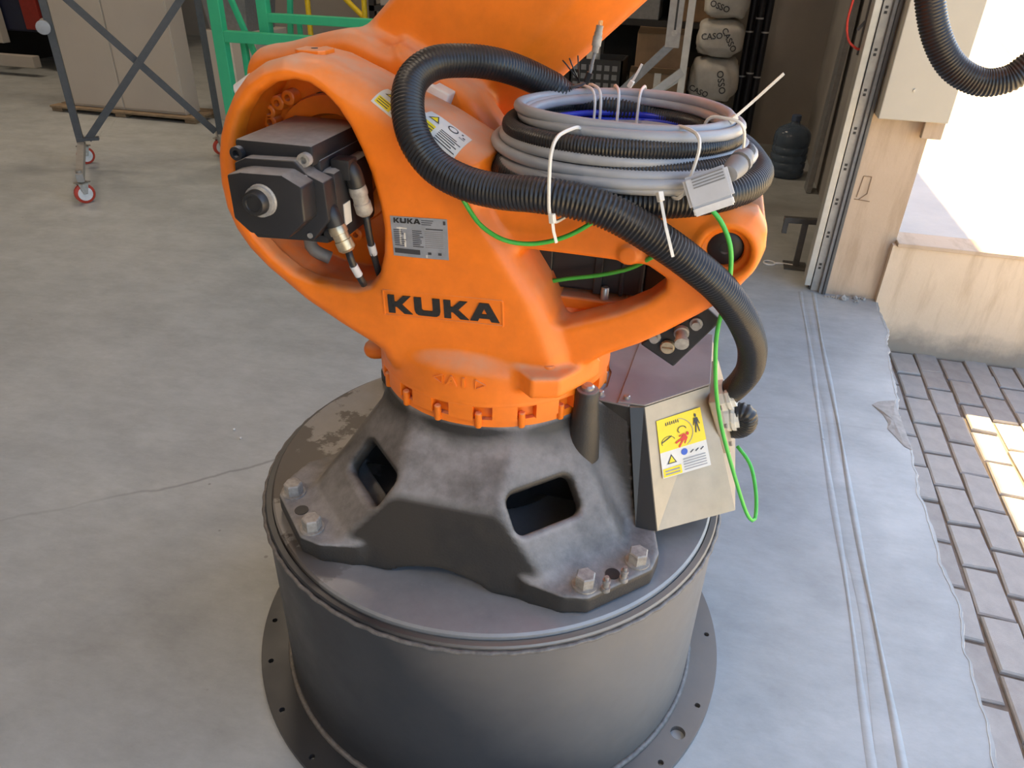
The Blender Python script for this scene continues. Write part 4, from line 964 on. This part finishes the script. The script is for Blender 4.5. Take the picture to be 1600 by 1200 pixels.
MB().lathe(Vector((.398, -.222, 1.258)) - CO, (.35, .8, .28), [(-.02, .012), (0, .016), (.006, .016), (.006, .013), (.012, .013), (.012, .0165), (.020, .0165), (.020, .012), (.034, .011)], 14).build('plug_gland', 'darkgrey', coil, angle=35)
pbox((-.004, hy - .018, -hz - .004), (.010, hy - .006, -hz + .002), .001).build('hood_clip', 'whiteplastic', coil)
# thin lead with a small plug standing up behind the coil
pk = tagged(empty('signal_cable', (.15, .0, 1.30)), 'thin signal cable with a small round plug standing up behind the coil', 'cable')
O2 = Vector((.15, 0, 1.30)); r2 = lambda P: [tuple(Vector(p) - O2) for p in P]
m_ = MB(); cable(m_, r2([(.10, .09, 1.29), (.125, .04, 1.305), (.143, .004, 1.316), (.151, .0, 1.330), (.1545, .0, 1.352), (.158, .0, 1.368)]), .0028, 8); m_.build('lead', 'darkgrey', pk, smooth=True)
MB().lathe(Vector((.157, 0, 1.364)) - O2, (.12, 0, 1), [(0, .0055), (.010, .006), (.010, .0075), (.024, .0075), (.024, .0065), (.030, .0065), (.030, .0058), (.040, .0058)], 12).build('round_plug', 'dullzinc', pk, angle=35)
MB().cyl(Vector((.146, .0, 1.318)) - O2, Vector((.1515, 0, 1.333)) - O2, .0052, 10).build('strain_relief', 'rubber', pk, angle=40)
m_ = MB()
for k in range(4): m_.cyl(Vector((.162 + .0025 * math.cos(k * 1.57), .0025 * math.sin(k * 1.57), 1.402)) - O2, Vector((.1628 + .0025 * math.cos(k * 1.57), .0025 * math.sin(k * 1.57), 1.411)) - O2, .0007, 5)
m_.build('plug_pin', 'brass', pk)
# green earth cable
gc = tagged(empty('earth_cable', (.0, -.2, 1.18)), 'thin bright green earth cable strung across the orange column and down the box', 'cable')
O3 = Vector((0, -.2, 1.18)); r3 = lambda P: [tuple(Vector(p) - O3) for p in P]
for P in ([(.05, -.10, 1.195), (.02, -.12, 1.197), (-.012, -.17, 1.200), (-.004, -.215, 1.182), (0.009, -0.214, 1.155), (0.032, -0.216, 1.129), (0.069, -0.216, 1.111), (0.111, -0.205, 1.106), (0.157, -0.200, 1.119), (0.196, -0.200, 1.144), (0.226, -0.195, 1.172)],
          [(0.06, -0.112, 0.990), (0.113, -0.11, 1.001), (0.158, -0.11, 1.014), (0.213, -0.115, 1.03), (0.262, -0.135, 1.056), (0.30, -0.19, 1.102)],
          [(0.345, -0.19, 1.205), (0.373, -0.205, 1.192), (0.396, -0.205, 1.168), (0.414, -0.205, 1.129), (0.42, -0.2, 1.07), (0.418, -0.17, 0.985), (0.426, -0.14, 0.91), (0.442, -0.11, 0.823), (0.464, -0.12, 0.756), (0.501, -0.13, 0.669), (0.532, -0.13, 0.599), (0.549, -0.122, 0.569), (0.558, -0.11, 0.567), (0.553, -0.08, 0.602), (0.535, -0.05, 0.645), (0.505, -0.03, 0.671)]):
    m_ = MB(); cable(m_, r3(P), .0037, 10); m_.build('green_run', 'greencable', gc, smooth=True)
# ================================================================== things around
def group_of(name, loc, label, cat, group=None): return tagged(empty(name, loc), label, cat, group)
def at0(o, p): return tuple(Vector(p) - o.location)
# ---- grey X-braced trolley
L1 = Vector((-3.90, 3.13, 0)); L2 = Vector((-3.15, 3.681, 0)); du = (L2 - L1).normalized(); dn = Vector((.645, -.764, 0)).normalized()
t = group_of('trolley', L1, 'tall dark grey trolley with crossed braces on red castors', 'trolley'); q = lambda p: tuple(Vector(p) - L1)
ft = {}
for i, Lp in enumerate((L1, L2)):
    MB().obox(q(Lp + Vector((0, 0, .17))), q(Lp + Vector((0, 0, 2.3))), .045, .045, du).build('upright', 'trolley', t)
    a = Lp + dn * .88 + Vector((0, 0, .165)); b_ = Lp - dn * .17 + Vector((0, 0, .165))
    MB().obox(q(b_), q(a), .042, .05).build('foot_beam', 'foot', t)
    for c in (Lp + dn * .84, Lp - dn * .14):
        w = Vector((c.x, c.y, .06)); ax = Vector((.85, -.5, 0)).normalized()
        MB().lathe(q(w - ax * .014), ax, [(0, .054), (.004, .06), (.024, .06), (.028, .054)], 24).build('castor_wheel', 'redwheel', t, angle=40)
        MB().lathe(q(w - ax * .017), ax, [(0, .043), (.034, .043)], 20).build('wheel_hub', 'whiteplastic', t, angle=40)
        fk = MB()
        for s_ in (-1, 1): fk.prism([(-.03, .0), (.03, .0), (.012, -.065), (-.012, -.065)], q(w + ax * (.02 * s_) + Vector((0, 0, .064))), ax.cross(Vector((0, 0, 1))), (0, 0, 1), ax * .003)
        fk.box(tuple(Vector(q(w)) + Vector((-.034, -.034, .064))), tuple(Vector(q(w)) + Vector((.034, .034, .072)))).cyl(Vector(q(w)) + Vector((0, 0, .072)), Vector(q(w)) + Vector((0, 0, .145)), .02, 12)
        fk.build('castor_fork', 'zinc', t, angle=40)
MB().obox(q(L1 + du * .05 + Vector((0, 0, .20))), q(L2 + Vector((0, 0, 1.20))), .022, .046, (0, 0, 1)).build('cross_brace', 'trolley', t)
MB().obox(q(L1 + Vector((0, 0, 1.24)) - dn * .024), q(L2 - du * .03 + Vector((0, 0, .20)) - dn * .024), .022, .046, (0, 0, 1)).build('cross_brace', 'trolley', t)
MB().obox(q(L1 + Vector((0, 0, .205)) - du * .02), q(L1 + du * .12 + Vector((0, 0, .205))), .05, .02).build('gusset', 'trolley', t)
MB().obox(q(L1 + Vector((0, 0, 1.6))), q(L2 + Vector((0, 0, 1.6))), .045, .045).build('top_rail', 'trolley', t)
rp = L1 - du * .03 + Vector((0, 0, .93)); MB().cyl(q(rp - dn * .1), q(rp + dn * .12), .035, 20).build('roller', 'foot', t, angle=40)
MB().lathe(q(rp + dn * .12), dn, [(0, .042), (.012, .042), (.014, .036)], 20).build('roller_cap', 'cable', t, angle=40)
# ---- cream cabinets on their pallet
c_g = 'cream cabinets on the pallet'
for i, (x0, x1, lab) in enumerate(((-5.40, -4.79, 'cream metal cabinet at the left of the pair, behind the trolley'), (-4.785, -4.16, 'cream metal cabinet at the right of the pair, behind the trolley'))):
    c = group_of('metal_cabinet', (x0, 4.66, .055), lab, 'cabinet', c_g); o = Vector((x0, 4.66, .055))
    MB().box((0, .012, 0), (x1 - x0, .22, 1.75), .006).build('carcass', 'cabinet', c); MB().box((.006, 0, .02), (x1 - x0 - .006, .014, 1.74), .003).build('door', 'cabinet', c)
pa = group_of('pallet', (-5.55, 4.6, 0), 'wooden pallet under the two cream cabinets', 'pallet')
for k in range(3): MB().box((0, .0 + k * .145, .035), (1.52, .115 + k * .145, .054), .002).build('deck_board', 'wood', pa)
for x in (.0, .68, 1.40):
    for y in (.02, .28): MB().box((x, y, .0), (x + .11, y + .10, .035)).build('block', 'wood', pa)
# ---- navy machine far left
mc = group_of('machine', (-9.2, 6.3, 0), 'dark navy machine housing at the far left edge', 'machine')
MB().box((0, .0, .42), (2.32, 1.6, 2.6), .02).build('housing', 'navy', mc); MB().box((-.5, -.35, .10), (2.25, -.25, .22), .005).build('base_rail', 'hall', mc)
MB().box((1.98, -.05, .45), (2.20, .0, 1.6), .01).build('red_panel', 'red', mc); MB().box((1.55, -.12, .3), (1.68, -.02, 1.3), .005).build('grey_post', 'hall', mc)
for x in (.1, 1.1, 2.1): MB().box((x, .1, 0), (x + .12, 1.4, .42)).build('machine_foot', 'crate', mc)
# ---- bins and box between cabinets and green frame
bn = group_of('storage_bin', (-3.93, 4.9, .74), 'grey plastic bin standing on the white carton stack', 'bin')
MB().add([(0, 0, 0), (.36, 0, 0), (.36, .45, 0), (0, .45, 0), (-.03, -.03, .32), (.40, -.03, .32), (.40, .48, .32), (-.03, .48, .32)], [(3, 2, 1, 0), (0, 1, 5, 4), (1, 2, 6, 5), (2, 3, 7, 6), (3, 0, 4, 7)]).build('tub', 'darkgrey', bn)
MB().box((-.045, -.045, .30), (.415, .0, .33), .004).box((-.045, .45, .30), (.415, .495, .33), .004).box((-.045, 0, .30), (.0, .45, .33), .004).box((.37, 0, .30), (.415, .45, .33), .004).build('rim', 'crate', bn)
wc = group_of('carton', (-4.0, 4.85, 0), 'tall white carton beside the cream cabinets', 'box'); MB().box((0, 0, .0), (.52, .55, .74), .006).build('carton_body', 'cabinet', wc); MB().box((.24, -.002, .0), (.29, .0, .738)).build('tape', 'sticker', wc)
cr = group_of('wooden_crate', (-3.45, 4.55, 0), 'small wooden crate on the floor behind the green frame', 'crate'); MB().box((0, 0, .02), (.32, .4, .30), .004).build('crate_body', 'card', cr); MB().box((-.01, -.012, .22), (.33, .0, .28)).box((-.01, -.012, .04), (.33, 0, .10)).build('crate_slat', 'wood', cr)
# ---- green welded frame
gf = group_of('steel_frame', (-2.9, 3.5, 0), 'bright green welded steel frame behind the robot', 'frame')
def gb(n_, a, b_, w=.075, d=.06, up=(0, 1, 0)): MB().obox(at0(gf, a), at0(gf, b_), w, d, up, .004).build(n_, 'green', gf)
gb('post', (-2.893, 3.5, 0), (-2.893, 3.5, 2.2), .085); gb('post', (-2.80, 3.62, 0), (-2.80, 3.62, .86), .04, .04)
gb('rail', (-2.85, 3.5, .885), (-.9, 3.5, .885), .07); gb('post', (-2.615, 3.62, .9), (-2.615, 3.62, 2.2), .075); gb('rail', (-2.58, 3.62, 1.0), (-.9, 3.62, 1.0), .055)
gb('diagonal', (-2.845, 3.6, 1.12), (-2.66, 3.6, .62), .035, .03); gb('post', (-2.52, 3.9, .0), (-2.52, 3.9, .98), .03, .03); gb('diagonal', (-2.62, 3.9, .68), (-2.54, 3.9, 1.35), .035, .03)
gb('post', (-.93, 3.5, 0), (-.93, 3.5, 2.2), .085); gb('rail', (-2.86, 3.5, .2), (-.9, 3.5, .2), .06); gb('rail', (-2.893, 3.5, .2), (-2.893, 4.4, .2), .06); gb('rail', (-.93, 3.5, .2), (-.93, 4.4, .2), .06)
yf = group_of('guard_rail', (-3.03, 5.0, 0), 'yellow tube guard rail behind the green frame', 'rail')
for a, b_ in (((-3.03, 5, 0), (-3.03, 5, 1.9)), ((-2.52, 5, 0), (-2.52, 5, 1.9)), ((-2.76, 5.02, 1.08), (-2.50, 5.02, .86)), ((-3.03, 5, 1.5), (-2.52, 5, 1.5))): MB().cyl(at0(yf, a), at0(yf, b_), .022, 12).build('tube', 'yellowpaint', yf, angle=40)
# ---- dark storage rack along the back
rk = group_of('storage_rack', (-3.2, 6.6, 0), 'dark storage rack along the back wall of the hall', 'rack')
for x in (0, 1.2, 2.4, 3.6): MB().box((x, 0, 0), (x + .06, .06, 2.6)).build('rack_post', 'crate', rk)
for z in (.25, .8, 1.35, 1.9): MB().box((0, 0, z), (3.66, .6, z + .05)).build('rack_shelf', 'darkwall', rk)
MB().box((0, .58, 0), (3.66, .62, 2.6)).build('rack_back', 'darkwall', rk)
RS = random.Random(5); k = 0
lab = ['leftmost', 'second', 'third', 'fourth', 'fifth', 'sixth']
for i, x in enumerate((.12, .62, 1.3, 1.85, 2.5, 3.05)):
    w = RS.uniform(.32, .46); hh = RS.uniform(.22, .4); z = .851
    bx = tagged(MB().box((0, 0, 0), (w, .4, hh), .008).box((-.006, -.006, hh - .05), (w + .006, .406, hh + .002), .004).build('storage_box', ('hall', 'darkgrey', 'card')[i % 3], None), '%s box from the left on the dark back rack' % lab[i], 'box', 'boxes on the back rack')
    bx.location = (-3.2 + x, 6.62, z)
# ---- pale aluminium stand
sf = group_of('metal_stand', (.1, 3.9, 0), 'pale grey slotted metal stand with sloping braces behind the coil', 'stand')
def sb(n_, a, b_, w, d, m_='steel', up=(0, 1, 0)): MB().obox(at0(sf, a), at0(sf, b_), w, d, up, .002).build(n_, m_, sf)
sb('post', (.150, 3.93, 0), (.150, 3.93, 2.2), .045, .05); sb('slotted_channel', (.062, 3.89, .935), (.062, 3.89, 2.2), .088, .035, 'foot')
sb('slot', (.068, 3.871, 1.03), (.068, 3.871, 1.9), .012, .004, 'crate'); MB().lathe(at0(sf, (.068, 3.872, 1.02)), (0, -1, 0), [(0, .018), (.004, .018), (.004, .010), (.014, .010)], 12).build('slot_bolt', 'zinc', sf, angle=40)
sb('brace', (.06, 3.9, .955), (-.45, 3.9, .42), .05, .04, 'midsteel'); sb('brace', (.15, 3.93, .80), (-.30, 3.6, .45), .05, .04)
sb('lower_rail', (.13, 3.93, .76), (-.5, 3.93, .30), .05, .03); sb('foot_bar', (.15, 3.5, .025), (.15, 4.4, .025), .05, .05, up=(0, 0, 1)); sb('foot_bar', (-.55, 3.93, .3), (-.55, 3.93, 0), .05, .05)
# ---- clutter behind the stand
def carton(name, loc, size, mat, label, tape=True, rz=0):
    o = group_of(name, loc, label, 'box'); o.rotation_euler = (0, 0, rz); w, d, hh = size
    MB().box((0, 0, 0), (w, d, hh), .006).build('carton_body', mat, o)
    MB().prism([(0, 0), (w, 0), (w, -.14), (.02, -.16)], (0, 0, hh), (1, 0, 0), (0, .75, -.35), (0, .002, .003)).build('flap', mat, o)
    if tape: MB().box((w * .44, -.0015, 0), (w * .56, .001, hh)).build('tape', 'sticker', o)
    return o
carton('carton', (-.30, 5.0, .0), (.44, .45, .62), 'card', 'lower brown carton behind the pale stand'); carton('carton', (-.27, 5.02, .625), (.36, .4, .27), 'card', 'upper brown carton stacked behind the pale stand', False, .06)
cc = group_of('bottle_crate', (-.78, 5.0, .42), 'black perforated plastic crate on a carton behind the coil', 'crate')
MB().box((0, 0, 0), (.42, .36, .04)).build('crate_floor', 'crate', cc)
for a, b_ in (((0, 0), (.42, .015)), ((0, .345), (.42, .36)), ((0, 0), (.015, .36)), ((.405, 0), (.42, .36))): MB().box((*a, .04), (*b_, .27)).build('crate_side', 'crate', cc)
for i in range(6):
    for j in range(3): MB().box((.03 + i * .062, -.002, .06 + j * .065), (.07 + i * .062, .001, .10 + j * .065)).build('crate_hole', 'darkgrey', cc)
carton('carton', (-.80, 4.98, .0), (.46, .42, .41), 'darkgrey', 'dark carton under the black bottle crate', False)
rl = tagged(MB().lathe((-.62, 5.15, .461), (0, 0, 1), [(0, .05), (.005, .055), (.42, .055), (.42, .02)], 16).build('paper_roll', 'sticker', None, angle=40), 'white paper roll standing in the black crate', 'roll')
# ---- sacks
def sack(name, c, r, seed, label, txts):
    bm = bmesh.new(); bmesh.ops.create_uvsphere(bm, u_segments=36, v_segments=20, radius=1); rg = random.Random(seed); P = [(rg.uniform(2, 5), rg.uniform(0, 6)) for _ in range(6)]
    def sh(n_):
        f = lambda a: math.copysign(abs(a) ** .55, a); w = 1 + .03 * math.sin(P[0][0] * n_.x * 2 + P[0][1] + 3 * n_.z) + .025 * math.sin(P[1][0] * n_.z * 3 + P[1][1] + 2 * n_.x) + .02 * math.sin(9 * n_.x + 7 * n_.z + P[2][1]) + .012 * math.sin(17 * n_.x - 11 * n_.z + P[3][1])
        return Vector((f(n_.x) * r[0] * w, f(n_.y) * r[1] * w, f(n_.z) * r[2] * w))
    for v_ in bm.verts: v_.co = sh(v_.co.normalized())
    o = group_of(name, (c[0], c[1], c[2] - r[2]), label, 'sack', 'white sacks by the pipes'); bo = MB().bm(bm, Matrix.Translation((0, 0, r[2]))).build('sack_body', 'sack', o, smooth=True)
    bpy.context.view_layer.update()
    tm = MB()
    for tx, x, z, sz, rot in txts:
        v, f = text_mesh(tx, sz, .0, .001); cs, sn = math.cos(rot), math.sin(rot); out = []
        for p in v:
            X_, Z_ = x + p[0] * cs - p[1] * sn, z + p[0] * sn + p[1] * cs
            hit, loc_, _, _ = bo.ray_cast(Vector((X_, -2, Z_ + r[2])), Vector((0, 1, 0))); out.append((X_, (loc_.y if hit else -r[1] * .6) - .004, Z_ + r[2]))
        tm.add(out, f)
    tm.build('print', 'ink', o); return o
sack('cement_sack', (.34, 5.30, .20), (.19, .22, .195), 1, 'white printed sack at the bottom of the stack by the pipes', [('CASSO', 0, .08, .075, -1.2)])
sack('cement_sack', (.345, 5.30, .572), (.19, .22, .16), 2, 'second white printed sack from the bottom of the stack by the pipes', [('OSSO', .06, .0, .07, -1.3), ('CASO', -.10, -.08, .06, -.3)])
sack('cement_sack', (.345, 5.30, .872), (.18, .22, .13), 3, 'third white printed sack from the bottom of the stack by the pipes', [('CASO', -.06, .02, .06, .1), ('CASSO', .07, .0, .06, -1.0)])
sack('cement_sack', (.36, 5.30, 1.155), (.17, .22, .15), 4, 'topmost white printed sack of the stack by the pipes', [('OSSO', -.05, -.06, .06, -.3), ('CASO', .05, .06, .06, -.5)])
# ---- upright black pipes
for i, (x, y, lab_) in enumerate(((.565, 5.47, 'leftmost of the black pipes standing by the grey wall'), (.625, 5.44, 'second black pipe standing by the grey wall'), (.685, 5.47, 'third black pipe standing by the grey wall'), (.60, 5.53, 'rearmost of the black pipes standing by the grey wall'))):
    o = group_of('plastic_pipe', (x, y, 0), lab_, 'pipe', 'black pipes by the wall'); MB().lathe((0, 0, 0), (0, 0, 1), [(0, .03), (2.4, .03), (2.4, .026), (2.3, .026)], 20).build('tube', 'pipe', o, angle=40)
    for z in ((.60, 1.0) if i % 2 else (.57, .9)):
        MB().lathe((0, 0, z), (0, 0, 1), [(0, .0308), (.012, .0308)], 20, False).build('tape_band', 'greyplastic', o)
# ---- water jug
jg = group_of('water_jug', (.98, 4.72, 0), 'large blue plastic water jug on the floor by the grey wall', 'jug')
prof = [(0, .115), (.012, .128), (.03, .131)]
for k in range(4): z = .05 + k * .055; prof += [(z, .131), (z + .006, .126), (z + .014, .126), (z + .02, .131)]
prof += [(.285, .131), (.315, .127), (.345, .108), (.368, .07), (.382, .036), (.40, .030), (.402, .034), (.410, .034)]
MB().lathe((0, 0, 0), (0, 0, 1), prof, 36).build('bottle', 'jug', jg, angle=50); MB().lathe((0, 0, .402), (0, 0, 1), [(0, .035), (.036, .034), (.040, .030)], 24).build('cap', 'jugcap', jg, angle=40)
# ---- floor stand, plank, wire by the gate jamb
st = group_of('floor_stand', (.935, 2.80, 0), 'small dark steel floor stand behind the gate track', 'stand')
MB().box((-.012, -.015, 0), (.018, .015, .25), .002).build('post', 'darksteel', st); MB().obox((-.11, -.02, .262), (.06, .0, .262), .035, .03, bev=.003).build('top_bar', 'darksteel', st); MB().box((-.11, -.035, .19), (-.085, -.01, .25), .002).build('hook', 'darksteel', st); MB().box((-.06, -.06, 0), (.06, .06, .008)).build('foot_plate', 'darksteel', st)
pkn = tagged(MB().obox((1.12, 4.35, .0), (1.17, 4.45, 2.2), .035, .16, (0, 1, 0), .003).build('plank', 'midsteel', None), 'dark grey plank leaning on the wall beside the water jug', 'plank')
rw = MB(); cable(rw, [(.885, 2.56, 1.5), (.88, 2.56, 1.32), (.878, 2.56, 1.23), (.90, 2.56, 1.16), (.94, 2.565, 1.128), (.958, 2.57, 1.125)], .005, 8)
rwo = tagged(rw.build('red_wire', 'redink', None, smooth=True), 'thin red wire hanging beside the gate track', 'wire')
br = tagged(MB().obox((.96, 2.58, 1.10), (.96, 2.58, 1.9), .02, .02, (0, 1, 0)).obox((.93, 2.58, 1.20), (.97, 2.58, 1.26), .012, .012, (0, 1, 0)).build('wire_bracket', 'darksteel', None), 'dark bracket bar behind the light gate rail', 'bracket')
hk = MB(); cable(hk, [(.83, 2.80, .005), (.86, 2.81, .005), (.94, 2.80, .005)], .006, 8)
cable(hk, [(.80 + .03 * math.cos(a), 2.80 + .03 * math.sin(a), .005) for a in np.linspace(0, 6.28, 12, endpoint=False)], .005, 8, True)
tagged(hk.build('plastic_hook', 'whiteplastic', None, smooth=True), 'small white plastic hook lying on the floor near the gate', 'hook')
# ---- specks of litter on the floor
for (x, y, lab_) in ((-1.10, .55, 'white crumb on the floor left of the robot, upper one'), (-1.05, .51, 'white crumb on the floor left of the robot, lower one')):
    bm = bmesh.new(); bmesh.ops.create_icosphere(bm, subdivisions=1, radius=.005); o = tagged(MB().bm(bm).build('crumb', 'whiteplastic', None), lab_, 'crumb', 'white crumbs'); o.location = (x, y, .004)
